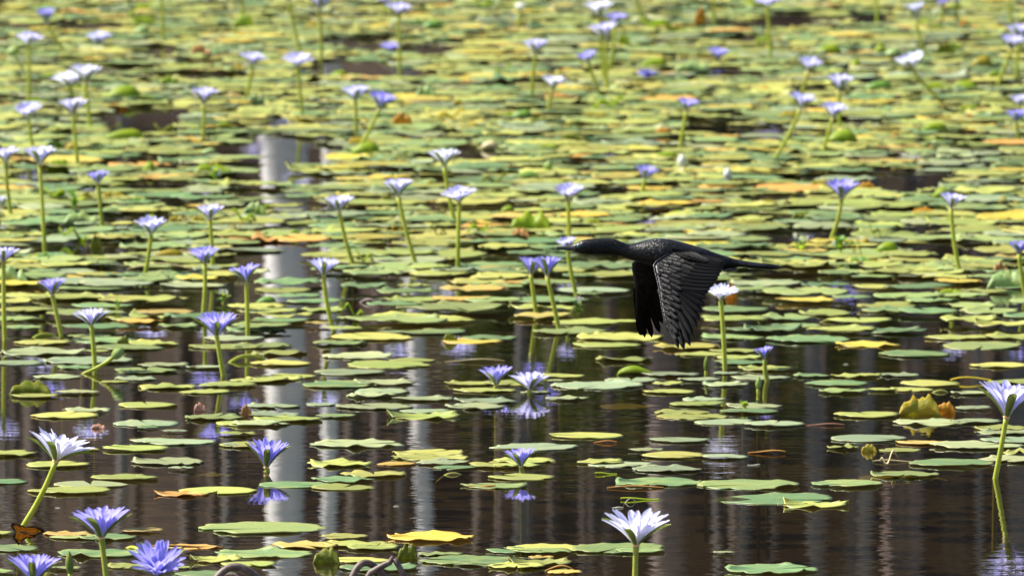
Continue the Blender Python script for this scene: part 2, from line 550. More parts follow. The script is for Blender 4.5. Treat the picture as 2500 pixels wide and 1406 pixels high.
# ------------------------------------------------------------------ landmarks used in labels (photo pixel, phrase)
LANDMARKS = [
 (248,1300,'large violet lily with dark sepal'),(1553,1320,'lone big white-lavender lily'),(50,1290,'orange butterfly'),
 (2430,1168,'lily with the bent mirrored stem'),(652,1150,'violet lily resting on water'),(1275,1150,'small short-stemmed violet lily'),
 (1212,949,'violet lily sitting on a pad'),(1293,961,'pale lily lying at water level'),(1874,930,'narrow half-closed violet lily'),
 (545,917,'violet lily with drooping petals'),(232,908,'nodding green and white bud'),(150,820,'leaning violet lily stem'),
 (1770,902,'white lily behind the wing'),(1335,785,'touching pair of violet lilies'),(1411,740,'weed before the wings'),
 (815,808,'bowed lavender lily stem'),(605,821,'upright violet lily stem'),(496,770,'overlapping violet lily stems'),
 (75,945,'large arched olive leaf'),(797,1360,'dark olive folded leaf'),(995,1350,'forked brown vine'),(575,1390,'two brown vine arches'),
 (2260,1000,'crumpled yellow leaf'),(1555,905,'tent-like folded leaf'),(1105,1157,'eye-shaped stem loop'),(326,1335,'thin green stem loop'),
 (2296,957,'olive stem loop'),(902,740,'brown stem loop'),(2030,785,'arched brownish stem'),(1540,1220,'hair-thin pale loop'),
 (1870,1107,'narrow floating orange leaf'),(1155,884,'thin straw-pale stalk'),(2170,1130,'twisted dry leaf tip'),(488,995,'pinkish dead leaf'),
 (862,770,'small folded lime leaf'),(2122,1095,'small yellow lifted leaf'),(1815,990,'pale green sprout'),(1724,905,'small upright bud'),
 (600,873,'arched lime stem'),(30,690,'big pale raised leaf'),(2320,715,'lime leaf with turned-up edge'),(1100,825,'little curled olive leaf'),
 (450,1337,'long orange leaf strip'),(1550,1192,'long rusty leaf strip'),(967,1236,'tiny white fleck'),(285,745,'thin green sprout'),
 (545,725,'little white-flowered weed'),(2344,668,'lavender lily with a tall tilted stem'),(1640,840,'wing tips of the bird'),(2010,1039,'thin pinkish twig'),
 (1295,545,'bright green upright leaf'),(345,30,'steeply tilted far leaf'),(300,235,'rolled shiny lime leaf'),(305,335,'rolled lime leaf at dark water'),
 (520,420,'spread lime leaf'),(200,540,'arched pale green leaf'),(2055,340,'glossy rolled lime leaf'),(892,370,'folded leaf under crossed stems'),
 (1040,230,'pale rounded leaf edge'),(982,298,'bright orange-yellow curled leaf'),(490,130,'brown curled dead leaf'),(1710,50,'narrow orange upright leaf'),
 (2308,125,'olive leaf near far stem'),(1270,575,'orange-brown curled leaf'),(1620,75,'wide lifted lime leaf'),(1690,165,'broad green raised leaf'),
 (2445,660,'brown-green curled leaf'),(180,500,'dark green weed clump'),(622,510,'raised leaf by mirrored trunk'),(1955,600,'weed behind the bird tail'),
 (2050,610,'dense weed clump'),(1195,360,'shining straw-coloured curl'),(1480,260,'long tilted lime leaf'),(2290,215,'raised lime leaf at slanting stem'),
 (1664,410,'white closing bud'),(1776,440,'second white bud'),(1338,410,'pale bud above bird head'),(860,170,'far mirrored trunk gap'),(2210,445,'broad dark water gap'),
]


def landmark(px, py, far=False):
    best = min(LANDMARKS, key=lambda q: (q[0] - px) ** 2 + ((q[1] - py) * 3.0) ** 2)
    dx, dy = abs(best[0] - px), py - best[1]
    if abs(dy) < 16 and dx < 110:
        rel = 'right beside'
    elif dy > 0 and dy * 3 > dx:
        rel = 'in front of'
    elif dy < 0 and -dy * 3 > dx:
        rel = 'behind'
    else:
        rel = 'to one side of'
    return rel + ' the ' + best[2]


# ------------------------------------------------------------------ lily pads
def pad_geo(seed, N, rings, ruffle):
    r = random.Random(seed)
    notch = r.uniform(0.05, 0.16)
    ph = [r.uniform(0, 2 * pi) for _ in range(8)]
    am = r.uniform(0.4, 1.0) * ruffle
    cren = r.uniform(0.006, 0.028)
    kc = r.choice([11, 13, 17])
    rag = r.choice([0.008, 0.018, 0.028, 0.040])
    curls = [(r.uniform(0.2, 6.1), r.uniform(0.06, 0.16), r.uniform(0.25, 1.0) * min(ruffle * 2.6, 0.075)) for _ in range(r.randrange(3, 11))]
    rgv = [r.gauss(0, 1) for _ in range(200)]
    bites = [(r.uniform(0.4, 5.9), r.uniform(0.06, 0.16), r.uniform(0.05, 0.16)) for _ in range(r.choice([0, 1, 2, 3]))]
    ell = r.uniform(0.88, 0.98)
    lift = (r.uniform(0, 2 * pi), r.uniform(0.0, 0.07) * ruffle / 0.05)
    V, UV = [], []
    for j, f in enumerate(rings):
        for i in range(N + 1):
            th = notch + (2 * pi - 2 * notch) * i / N
            rim = 1 + cren * sin(kc * th + ph[0]) + 0.02 * sin(3 * th + ph[1]) + 0.012 * sin(7 * th + ph[2])
            rim += rag * (rgv[int(th * 6) % 200] * (1 - (th * 6) % 1) + rgv[int(th * 6 + 1) % 200] * ((th * 6) % 1)) + rag * 0.55 * rgv[(i * 7) % 200]
            for b0, bw, bd in bites:
                rim -= bd * math.exp(-((th - b0) / bw) ** 2)
            dn = min(i, N - i) / N
            if dn < 0.04:
                rim *= 0.93 + 1.75 * dn
            rr = f * rim
            z = am * (f ** 3) * (sin(4 * th + ph[3]) * 0.5 + sin(7 * th + ph[4]) * 0.45 + sin(11 * th + ph[5]) * 0.3)
            z += 0.010 * f * sin(2 * th + ph[6]) + 0.012 * (1 - f) * -1
            dl = (th - lift[0] + pi) % (2 * pi) - pi
            z += lift[1] * (f ** 4) * math.exp(-(dl / 0.5) ** 2)
            for c0, cw, ch in curls:
                z += ch * f ** 9 * math.exp(-((th - c0) / cw) ** 2)
            V.append((rr * cos(th), rr * sin(th) * ell, z))
            UV.append((0.5 + 0.5 * rr * cos(th), 0.5 + 0.5 * rr * sin(th)))
    nr = len(rings)
    Fc = []
    W = N + 1
    for j in range(nr - 1):
        for i in range(N):
            Fc.append((j * W + i, (j + 1) * W + i, (j + 1) * W + i + 1, j * W + i + 1))
    # rim thickness
    base = len(V)
    for i in range(N + 1):
        x, y, z = V[(nr - 1) * W + i]
        V.append((x * 0.992, y * 0.992, z - 0.022))
        UV.append(UV[(nr - 1) * W + i])
    for i in range(N):
        Fc.append(((nr - 1) * W + i, base + i, base + i + 1, (nr - 1) * W + i + 1))
    # underside
    c = len(V)
    V.append((0, 0, -0.034))
    UV.append((0.5, 0.5))
    for i in range(N):
        Fc.append((c, base + i + 1, base + i))
    return V, Fc, UV


NEAR_R = [0.02, 0.3, 0.58, 0.78, 0.91, 1.0]
FAR_R = [0.03, 0.45, 0.8, 1.0]
PADN = []
for k in range(22):
    ruf = [0.006, 0.010, 0.018, 0.028][k % 4]
    V, Fc, UV = pad_geo(200 + k, 58, NEAR_R, ruf)
    PADN.append(mesh('lily_pad', V, Fc, UV, mats=[PADM['g']]))
PADF = [pad_geo(400 + k, 26, FAR_R, [0.012, 0.02, 0.035, 0.06][k % 4]) for k in range(26)]

pads = []      # (pos, radius, kind, wpx, zone)
ZONES = {
 (0, 690): [(0,380,215,'y'),(0,520,130,'y'),(250,1150,150,'y'),(560,1200,60,'g'),(940,1780,190,'y'),(0,620,265,'g'),(680,1260,245,'g'),(0,530,310,'y'),(440,1180,330,'g'),(1000,1640,350,'y'),(1260,1870,300,'o'),(1540,2200,360,'g'),(0,400,385,'g'),(1500,1920,425,'g'),(1110,1560,405,'o'),(30,420,470,'g'),(520,1240,460,'g'),(640,1060,520,'g'),(130,700,578,'y'),(700,1300,560,'g'),(1200,1720,592,'y'),(900,1560,630,'g'),(0,820,672,'s'),(800,1060,655,'y'),(0,420,770,'s'),(430,1270,752,'s'),(540,900,815,'g'),(1060,1730,848,'g'),(1320,1800,795,'s'),(1760,2150,815,'s'),(320,780,905,'s'),(1090,1510,920,'s'),(960,1240,950,'y'),(520,960,1055,'s'),(100,560,1090,'y'),(1310,1880,1000,'y'),(1880,2480,985,'y'),(1720,2200,1045,'y'),(2200,2500,455,'g'),(1950,2500,535,'s'),(1800,2500,615,'y'),(2270,2500,320,'y'),(2190,2500,245,'y'),(1100,1720,1175,'y'),(600,1050,1230,'s'),(310,940,1275,'y'),(1740,2340,1295,'g'),(1070,1720,1350,'s'),(1300,1520,1390,'g'),(2200,2500,1355,'s'),(2330,2500,920,'y')],
 (620, 690): [(0,670,30,'g'),(0,570,80,'y'),(800,1300,80,'g'),(1170,1750,110,'g'),(1370,1700,40,'y'),(1780,2420,110,'o'),(200,650,160,'g'),(1250,1830,165,'y'),(1700,2300,185,'o'),(320,850,225,'g'),(0,300,250,'y'),(1080,1600,255,'g'),(2000,2500,200,'g'),(0,620,340,'y'),(450,900,310,'y'),(1350,2470,275,'g'),(0,520,390,'g'),(1100,2100,370,'y'),(830,1850,400,'g'),(0,300,455,'g'),(480,760,415,'o'),(1160,2040,470,'g'),(660,1040,480,'y'),(730,1530,528,'y'),(560,1100,585,'g'),(1970,2500,535,'g'),(1800,2370,565,'Y'),(0,340,612,'g'),(0,520,680,'y'),(630,1330,705,'s'),(890,1680,790,'y'),(1280,1750,745,'y'),(0,540,780,'y'),(580,1250,865,'s'),(0,600,900,'y'),(0,330,940,'y'),(470,1170,985,'g'),(950,1540,960,'s'),(930,1520,1045,'s'),(880,1380,1085,'s'),(1310,1900,1115,'s'),(0,460,1180,'s'),(780,1520,1185,'s'),(480,800,1165,'s'),(0,440,1260,'s'),(590,990,1280,'g'),(0,660,1310,'y'),(0,200,1350,'y'),(1400,1930,1235,'s'),(1270,1950,1280,'y'),(1820,2400,1190,'s'),(1910,2500,1135,'s'),(1820,2280,970,'y'),(1920,2500,1030,'y'),(2200,2500,965,'y')],
 (1240, 690): [(0,780,175,'g'),(100,680,45,'g'),(480,1170,95,'s'),(0,650,290,'y'),(60,620,345,'o'),(640,920,150,'g'),(420,1070,385,'y'),(240,940,480,'g'),(660,1480,530,'y'),(600,1280,600,'y'),(970,1240,415,'y'),(1400,2020,622,'Y'),(830,1410,740,'y'),(1600,2080,685,'y'),(1920,2380,660,'y'),(1830,2450,525,'g'),(1830,2500,380,'y'),(1860,2500,275,'g'),(2100,2500,90,'g'),(2050,2500,460,'g'),(1980,2480,770,'g'),(1960,2430,715,'y'),(290,740,895,'y'),(330,540,940,'s'),(1280,1830,885,'s'),(1620,2050,930,'s'),(1850,2300,980,'s'),(1950,2210,870,'s'),(2200,2500,830,'y'),(2130,2500,910,'s'),(420,1300,985,'s'),(900,1450,940,'s'),(1380,1690,975,'y'),(1290,1800,1045,'y'),(870,1430,1135,'d'),(360,770,1115,'s'),(120,420,1050,'s'),(1520,2080,1165,'y'),(1660,2060,1115,'s'),(2030,2500,1235,'g'),(2060,2500,1180,'s'),(1380,1950,1245,'y'),(1420,2120,1280,'y'),(1770,2340,1335,'s')],
 (1860, 690): [(0,360,95,'g'),(370,850,55,'g'),(0,820,135,'g'),(870,1300,50,'y'),(1160,1840,80,'g'),(130,700,190,'Y'),(670,1060,175,'g'),(1050,1740,155,'g'),(1600,2180,145,'g'),(1880,2370,95,'y'),(2150,2500,45,'g'),(1350,1900,210,'g'),(1090,1500,210,'y'),(1760,2260,235,'g'),(2340,2500,225,'g'),(0,500,350,'g'),(350,860,305,'y'),(910,1480,250,'y'),(980,1530,295,'g'),(1280,1880,310,'g'),(1890,2480,285,'g'),(2270,2500,325,'g'),(640,1250,400,'y'),(120,570,415,'g'),(1670,2300,395,'y'),(2010,2500,440,'y'),(0,400,475,'g'),(415,1080,472,'y'),(970,1580,472,'g'),(45,830,552,'g'),(700,1320,597,'Y'),(1560,2170,530,'y'),(2100,2500,525,'y'),(1710,2500,612,'g'),(1110,1800,690,'g'),(1990,2500,795,'y'),(300,660,895,'g'),(660,1130,895,'y'),(1140,1510,887,'s'),(430,1010,972,'g'),(1340,1900,975,'y'),(2150,2500,960,'y'),(530,1030,1045,'g'),(1010,1300,1030,'y'),(1210,1650,1025,'y'),(1790,2180,1060,'s'),(1840,2200,1205,'s'),(680,1340,1270,'y'),(1250,2000,1340,'s'),(1800,2290,1330,'s'),(0,400,1360,'s'),(2000,2500,1395,'y')],
 (0, 1046): [(0,300,180,'d'),(0,360,250,'y'),(330,940,60,'d'),(750,960,205,'y'),(970,1620,200,'y'),(1250,2060,130,'s'),(2080,2500,165,'y'),(2080,2440,60,'y'),(1540,1790,35,'s'),(1220,2000,55,'d'),(240,880,355,'y'),(1260,1950,325,'s'),(1600,1850,390,'s'),(1780,2240,395,'d'),(0,280,512,'g'),(870,1520,480,'y'),(510,1220,540,'s'),(260,1050,600,'y'),(1480,2000,630,'o'),(1700,2450,600,'y'),(1860,3120,955,'g'),(0,120,1010,'y'),(410,900,1010,'o'),(470,900,1040,'g'),(730,1310,1045,'g'),(1120,1560,980,'o'),(0,390,1155,'g'),(560,1400,1195,'g'),(1380,1760,1140,'o'),(1620,2110,1132,'o'),(2040,2980,1200,'g'),(1810,2300,1260,'y'),(1000,1420,1320,'y'),(450,780,1340,'g'),(0,140,1380,'g'),(1620,1830,1330,'y'),(2100,2500,1300,'y'),(1640,2250,1390,'g')],
 (620, 1046): [(0,250,160,'s'),(560,1430,155,'s'),(1320,2010,240,'y'),(1320,2040,280,'y'),(500,1150,345,'y'),(1160,1560,342,'o'),(1550,2060,335,'s'),(1700,2150,375,'g'),(2050,2500,360,'y'),(830,1460,445,'y'),(550,1150,500,'g'),(50,740,540,'g'),(540,1170,565,'y'),(640,1090,1045,'y'),(1270,2090,1050,'Y'),(170,820,1125,'o'),(640,1300,1110,'y'),(870,1420,1140,'y'),(750,1310,1260,'y'),(830,1570,1335,'g'),(1560,1980,1200,'g'),(1600,2500,1265,'g'),(2210,2500,1170,'g'),(1880,2500,1290,'g'),(2230,2500,1320,'y')],
 (1240, 1046): [(390,1100,70,'y'),(-160,690,180,'s'),(-130,440,315,'y'),(-160,320,365,'y'),(670,1100,330,'y'),(760,1400,345,'s'),(1170,1860,395,'s'),(1170,1500,215,'s'),(1440,1920,205,'d'),(1270,1880,270,'y'),(1850,2300,280,'s'),(1340,1950,115,'s'),(-200,450,470,'y'),(-450,200,550,'g'),(1000,1890,520,'g'),(1820,2780,545,'g'),(1970,3100,680,'g'),(0,760,1150,'y'),(60,620,1185,'g'),(600,1500,1155,'g'),(1020,1490,1175,'g'),(0,600,1295,'y'),(190,440,1245,'o'),(370,720,1385,'o'),(1960,2170,1190,'s'),(2090,2960,1355,'g')],
 (1860, 1046): [(660,1380,105,'s'),(620,930,190,'y'),(1110,1530,210,'y'),(1270,1780,140,'o'),(1640,2490,170,'s'),(2080,2700,125,'s'),(2290,2700,250,'y'),(1400,2200,340,'g'),(2060,2700,305,'s'),(1010,1720,445,'g'),(920,1780,443,'d'),(460,1180,540,'g'),(190,820,735,'y'),(2060,2600,45,'s')],
}
rng = random.Random(21)
for (ox, oy), lst in ZONES.items():
    for (a, c, y, k) in lst:
        if c == 2500:
            c = max(c, a + 560)
        if a == 0:
            a = min(a, c - 560)
        s = 3.906
        cx, cy, wpx = ox + (a + c) / 2 / s, oy + y / s, (c - a) / s
        p = ground(cx, cy)
        R = wpx / 2 * p.y / F * 1.03
        pads.append([p, R, k, wpx, cy])
# crowded upper field, thrown at random with water gaps left open
GAPS = [(250,170,90,12),(60,65,50,10),(215,65,80,10),(400,125,40,18),(430,190,60,9),(530,190,100,7),(330,290,90,22),(360,320,80,12),(400,275,60,14),(500,155,100,8),
 (860,170,90,26),(850,105,70,14),(1000,125,90,12),(980,180,60,14),(950,15,90,8),(1090,105,60,6),(1050,210,50,8),(740,255,50,6),(655,255,30,6),(660,345,45,20),
 (1790,60,60,8),(1820,100,50,12),(1790,185,70,12),(1800,320,90,14),(1420,170,60,10),(1300,205,60,10),(1720,300,50,8),(1860,320,60,10),(1640,340,60,8),
 (1930,50,70,22),(2110,45,60,15),(2000,220,60,14),(2180,205,70,8),(2420,100,60,8),(1900,325,70,10),(2330,330,80,6),(2400,205,60,8),
 (330,395,60,14),(380,455,80,16),(590,370,70,22),(620,410,60,12),(320,535,80,16),(110,560,90,10),(140,610,80,18),(110,425,60,12),(620,475,60,16),(290,620,60,10),(560,640,80,12),(280,665,60,10),
 (700,370,100,30),(740,390,60,16),(660,440,80,14),(1160,380,60,20),(1080,440,60,10),(850,520,50,12),(1180,510,90,14),(670,650,90,24),(720,620,60,12),(1200,640,80,12),(1000,690,100,16),(830,700,90,14),
 (2210,445,80,32),(1900,485,70,10),(1960,575,90,14),(2240,560,50,16),(2040,575,50,12),(2320,600,70,10),(2350,620,50,14),(2000,435,60,10),(1900,680,70,20),(2230,690,60,8),
 (1915,590,40,12),(1470,640,90,14),(1540,690,110,16),(1340,570,60,8),(1500,470,60,8),(1500,345,70,8),(640,365,40,10),(1460,690,80,10),
 (700,440,80,14),(700,500,70,10),(700,560,70,10),(690,600,70,10),(760,680,90,14),(700,690,80,16),(690,300,40,12),(450,500,70,8),(230,600,60,8),(900,600,70,7),
 (1250,620,80,8),(1650,520,70,7),(2150,520,70,7),(2440,560,60,8),(1100,590,70,7),(950,420,70,7),(1430,400,70,7),(1600,455,60,7),(2120,300,60,6),(130,330,60,7),
 (2450,450,60,8),(1750,400,60,6),(2100,690,70,10),(2440,700,60,10),(400,640,60,8),(60,690,70,8)]


def in_gap(x, y):
    for gx, gy, rx, ry in GAPS:
        if ((x - gx) / (rx * 1.05)) ** 2 + ((y - gy) / (ry * 0.95)) ** 2 < 1:
            return True
    return False


cells = {}


def near_ok(p, R):
    cxx, cyy = int(p.x / 0.3), int(p.y / 0.3)
    for i in (-1, 0, 1):
        for j in (-1, 0, 1):
            for q, r2 in cells.get((cxx + i, cyy + j), ()):
                if (q - p).length < (R + r2) * rng.uniform(0.50, 0.70):
                    return False
    return True


for q in pads:
    cells.setdefault((int(q[0].x / 0.3), int(q[0].y / 0.3)), []).append((q[0], q[1]))
tries = 0
while tries < 42000:
    tries += 1
    D = sqrt(rng.uniform(36.5 ** 2, 60.9 ** 2))
    X = rng.uniform(-0.062, 0.062) * D
    py = CAM_H * F / D - 1400
    px = 1250 + X / D * F
    if py > 700:
        continue
    R = rng.choice([rng.uniform(0.055, 0.095), rng.uniform(0.085, 0.12), rng.uniform(0.10, 0.145)])
    dx = R * F / D
    if in_gap(px, py) or in_gap(px - dx * 0.7, py) or in_gap(px + dx * 0.7, py):
        continue
    p = Vector((X, D, 0))
    if not near_ok(p, R):
        continue
    t = (700 - py) / 700
    k = rng.choices('gsyYo', (0.36, 0.15, 0.40, 0.06, 0.03))[0]
    pads.append([p, R, k, 2 * dx, py])
    cells.setdefault((int(p.x / 0.3), int(p.y / 0.3)), []).append((p, R))
# a few loose pads beyond the side edges of the view, near part
for k in range(60):
    D = rng.uniform(26, 36)
    X = rng.choice([-1, 1]) * rng.uniform(0.056, 0.085) * D
    R = rng.uniform(0.08, 0.13)
    p = Vector((X, D, 0))
    if near_ok(p, R):
        pads.append([p, R, rng.choice('gsyy'), 0, 2000])

order = sorted(range(len(pads)), key=lambda i: -(pads[i][3] * (1 if -20 < pads[i][4] < 1420 else 0)))
single = set(order[:298])
KN = {'g': 'green', 's': 'pale sage-green', 'y': 'yellow-green', 'Y': 'bright yellow', 'o': 'rusty orange-edged', 'd': 'sunken olive'}
SV, SF, SU, SM = [], [], [], []
KI = {k: i for i, k in enumerate('gsyYod')}
for i, (p, R, k, wpx, cy) in enumerate(pads):
    rz = rng.uniform(0, 2 * pi)
    tl = (rng.gauss(0, 0.010), rng.gauss(0, 0.010)) if cy > 700 else (rng.gauss(0, 0.021), rng.gauss(0, 0.021))
    z = rng.uniform(0.002, 0.006) if cy > 820 else rng.uniform(0.003, 0.018)
    if k == 'd':
        z = -0.012
    M = Matrix.Translation((p.x, p.y, z)) @ Euler((tl[0], tl[1], rz)).to_matrix().to_4x4() @ Matrix.Scale(R, 4)
    if i in single:
        vi = rng.randrange(22)
        o = link('lily_pad', PADN[vi], None, PADM[k], M)
        px_ = 1250 + p.x / p.y * F
        dia = 2 * R
        size = 'small ' if dia < 0.13 else 'large ' if dia > 0.20 else ''
        rim = ['smooth ', 'flat ', 'wavy ', 'ruffled '][vi % 4]
        lb = size + rim + KN[k] + ' lily pad ' + landmark(px_, cy)
        if len(lb.replace('-', ' ').split()) > 16:
            lb = rim + KN[k] + ' lily pad ' + landmark(px_, cy).replace('to one side of', 'near')
        tag(o, lb, 'lily pad', lb)
    else:
        v, f, u = PADF[rng.randrange(26)]
        n0 = len(SV)
        SV += [M @ Vector(q) for q in v]
        SF += [tuple(a + n0 for a in g) for g in f]
        SU += u
        SM += [KI[k]] * len(f)
me = mesh('lily_pads', SV, SF, SU, mats=[PADM[k] for k in 'gsyYod'], midx=SM)
tag(link('lily_pads', me), 'dense far mat of overlapping green and yellow lily pads', 'lily pads', kind='stuff')
print('pads', len(pads), 'single', len(single))

# ------------------------------------------------------------------ water lily flowers
def petal_geo(seed, wid, nL=7, nW=4):
    """along +Z, concave side to +Y, unit length"""
    r = random.Random(seed)
    V, UV, Fc = [], [], []
    bend = r.uniform(0.02, 0.12)
    tw = r.uniform(-0.12, 0.12)
    for j in range(nL + 1):
        t = j / nL
        hw = wid * (0.42 + 0.58 * sin(pi / 2 * min(1, t / 0.62)))
        if t > 0.7:
            hw *= max(0.28, 1 - ((t - 0.7) / 0.3) ** 2.6 * 0.75)
        for i in range(nW + 1):
            s = -1 + 2 * i / nW
            x = s * hw
            y = 0.55 * hw * s * s - bend * t * t + 0.05 * sin(t * pi)
            V.append((x * cos(tw * t) - y * sin(tw * t), x * sin(tw * t) + y * cos(tw * t), t))
            UV.append((i / nW, t))
    for j in range(nL):
        for i in range(nW):
            a = j * (nW + 1) + i
            Fc.append((a, a + 1, a + nW + 2, a + nW + 1))
    return V, Fc, UV


PET = [petal_geo(10 + k, w_) for k, w_ in enumerate([0.094, 0.108, 0.088, 0.116])]
PETF = [petal_geo(30 + k, w_, 4, 2) for k, w_ in enumerate([0.19, 0.215, 0.175])]
SEP = [petal_geo(40 + k, 0.11) for k in range(2)]
PETME = {(k, c): mesh('petal', *PET[k][:2], PET[k][2], mats=[PETM[c]]) for k in range(4) for c in 'vlw'}
SEPME = [mesh('sepal', *s[:2], s[2], mats=[M_SEPAL]) for s in SEP]


def stamen_geo(seed):
    r = random.Random(seed)
    V, Fc = [], []
    for k in range(30):
        az, tl = r.uniform(0, 2 * pi), r.uniform(0.1, 0.75)
        d = Vector((sin(tl) * cos(az), sin(tl) * sin(az), cos(tl)))
        v, f = tube([d * 0.02, d * r.uniform(0.28, 0.42) + Vector((-0.05 * cos(az), -0.05 * sin(az), 0.03))], [0.016, 0.010], 4)
        n0 = len(V)
        V += v
        Fc += [tuple(i + n0 for i in g) for g in f]
    # receptacle under the petals
    v, f = tube([(0, 0, -0.05), (0, 0, 0.0), (0, 0, 0.05), (0, 0, 0.09)], [0.05, 0.085, 0.09, 0.04], 8)
    n0 = len(V)
    V += v
    Fc += [tuple(i + n0 for i in g) for g in f]
    return V, Fc


STME = mesh('stamens', *stamen_geo(1), mats=[M_STAMEN])


def petal_specs(seed, op, n1=13, n2=11):
    r = random.Random(seed)
    out = []
    for k in range(n1):
        out.append((2 * pi * k / n1 + r.gauss(0, 0.09), op * r.uniform(0.92, 1.06), r.uniform(0.94, 1.04)))
    for k in range(n2):
        out.append((2 * pi * (k + 0.5) / n2 + r.gauss(0, 0.09), op * r.uniform(0.62, 0.80), r.uniform(0.88, 0.98)))
    for k in range(7):
        out.append((2 * pi * k / 7 + r.gauss(0, 0.2), op * r.uniform(0.30, 0.50), r.uniform(0.72, 0.85)))
    return out


def petal_M(az, op, L, off=0.06):
    return Matrix.Rotation(az, 4, 'Z') @ Matrix.Translation((0, -off, 0.03)) @ Matrix.Rotation(op, 4, 'X') @ Matrix.Scale(L, 4)


blossoms = {}


def blossom_mesh(col, ob, v):
    key = (col, ob, v)
    if key not in blossoms:
        V, Fc, UV = [], [], []
        op = radians([28, 42, 56, 70][ob])
        r = random.Random(v * 7 + ob)
        for az, o_, L in petal_specs(v * 31 + ob * 3, op, 9, 7):
            M = petal_M(az, o_, L)
            pv, pf, pu = PETF[r.randrange(3)]
            n0 = len(V)
            V += [M @ Vector(q) for q in pv]
            Fc += [tuple(i + n0 for i in g) for g in pf]
            UV += pu
        SVv, SFf, SUu = [], [], []
        for k in range(4):
            M = petal_M(pi / 2 * k + 0.5 + v, op * 1.12, 0.97)
            n0 = len(SVv)
            SVv += [M @ Vector(q) for q in SEP[0][0]]
            SFf += [tuple(i + n0 for i in g) for g in SEP[0][1]]
            SUu += SEP[0][2]
        blossoms[key] = (mesh('blossom', V, Fc, UV, mats=[PETM[col]]), mesh('calyx', SVv, SFf, SUu, mats=[M_SEPAL]))
    return blossoms[key]


fl_i = 0


def flower(x, yt, yb_, wpx, xb, yw, col, label=None, tilt=None, group=None):
    """x, yt..yb_ : blossom box in the photo; (xb, yw): where the stem meets the water"""
    global fl_i
    fl_i += 1
    r = random.Random(5000 + fl_i)
    base = ground(xb, yw)
    D = base.y
    head = at_depth(x, yb_, D)
    head.z = max(head.z, 0.008)
    sc = D / F
    hpx = max(yb_ - yt, 8)
    op = atan2(wpx / 2, hpx)
    op = min(max(op, 0.42), 1.24)
    L = sqrt((wpx / 2) ** 2 + hpx ** 2) * sc * 1.14
    root = bpy.data.objects.new('water_lily', None)
    COL.objects.link(root)
    root.location = base
    h = head - base
    # stem, running on down to the mud
    low = Vector((-h.x * 0.35, r.uniform(-0.05, 0.05), -0.5))
    midp = Vector((h.x * 0.62 + r.uniform(-0.006, 0.006), 0, h.z * 0.5))
    up = bez((0, 0, 0), midp, h, 9)
    pts = [low, low * 0.5] + up
    rs = [0.0056] * 2 + [0.0068 - 0.0010 * i / 9 for i in range(9)] + [0.0072]
    V, Fc = tube(pts, rs, 8)
    link('stem', mesh('stem', V, Fc, mats=[M_STEM if r.random() < 0.7 else M_STEM_DK]), root)
    if tilt is None:
        lean = atan2(h.x, max(h.z, 0.03)) * 0.35
        tilt = (r.gauss(0.0, 0.10), lean + r.gauss(0, 0.07))
    HM = Matrix.Translation(h) @ Matrix.Rotation(tilt[1], 4, 'Y') @ Matrix.Rotation(tilt[0], 4, 'X') @ Matrix.Rotation(r.uniform(0, 6.28), 4, 'Z') @ Matrix.Scale(L, 4)
    near = wpx >= 74 or yw > 760
    if near:
        for az, o_, l_ in petal_specs(fl_i, op):
            link('petal', PETME[(r.randrange(4), col)], root, M=HM @ petal_M(az, o_, l_))
        for k in range(4):
            link('sepal', SEPME[k % 2], root, M=HM @ petal_M(pi / 2 * k + 0.4, min(op * 1.15, 1.45), 0.98, 0.075))
        link('stamens', STME, root, M=HM)
    else:
        ob = min(range(4), key=lambda q: abs(radians([28, 42, 56, 70][q]) - op))
        bl, cx = blossom_mesh(col, ob, r.randrange(3))
        link('blossom', bl, root, M=HM)
        link('calyx', cx, root, M=HM)
        link('stamens', STME, root, M=HM @ Matrix.Scale(0.9, 4))
    CN = {'v': 'violet-blue', 'l': 'pale lavender', 'w': 'whitish'}[col]
    if label is None:
        ln = h.x / max(h.z, 0.02)
        st = 'low ' if h.z < 0.04 else 'leaning ' if abs(ln) > 0.25 else 'upright '
        wide = 'wide open ' if op > 1.0 else 'cupped ' if op < 0.8 else ''
        label = st + wide + CN + ' water lily ' + landmark(x, yw, True)
        if len(label.replace('-', ' ').split()) > 16:
            label = st + CN + ' water lily ' + landmark(x, yw, True).replace('to one side of', 'near')
        group = label
    tag(root, label, 'water lily', group or 'water lilies over the pond')
    return root


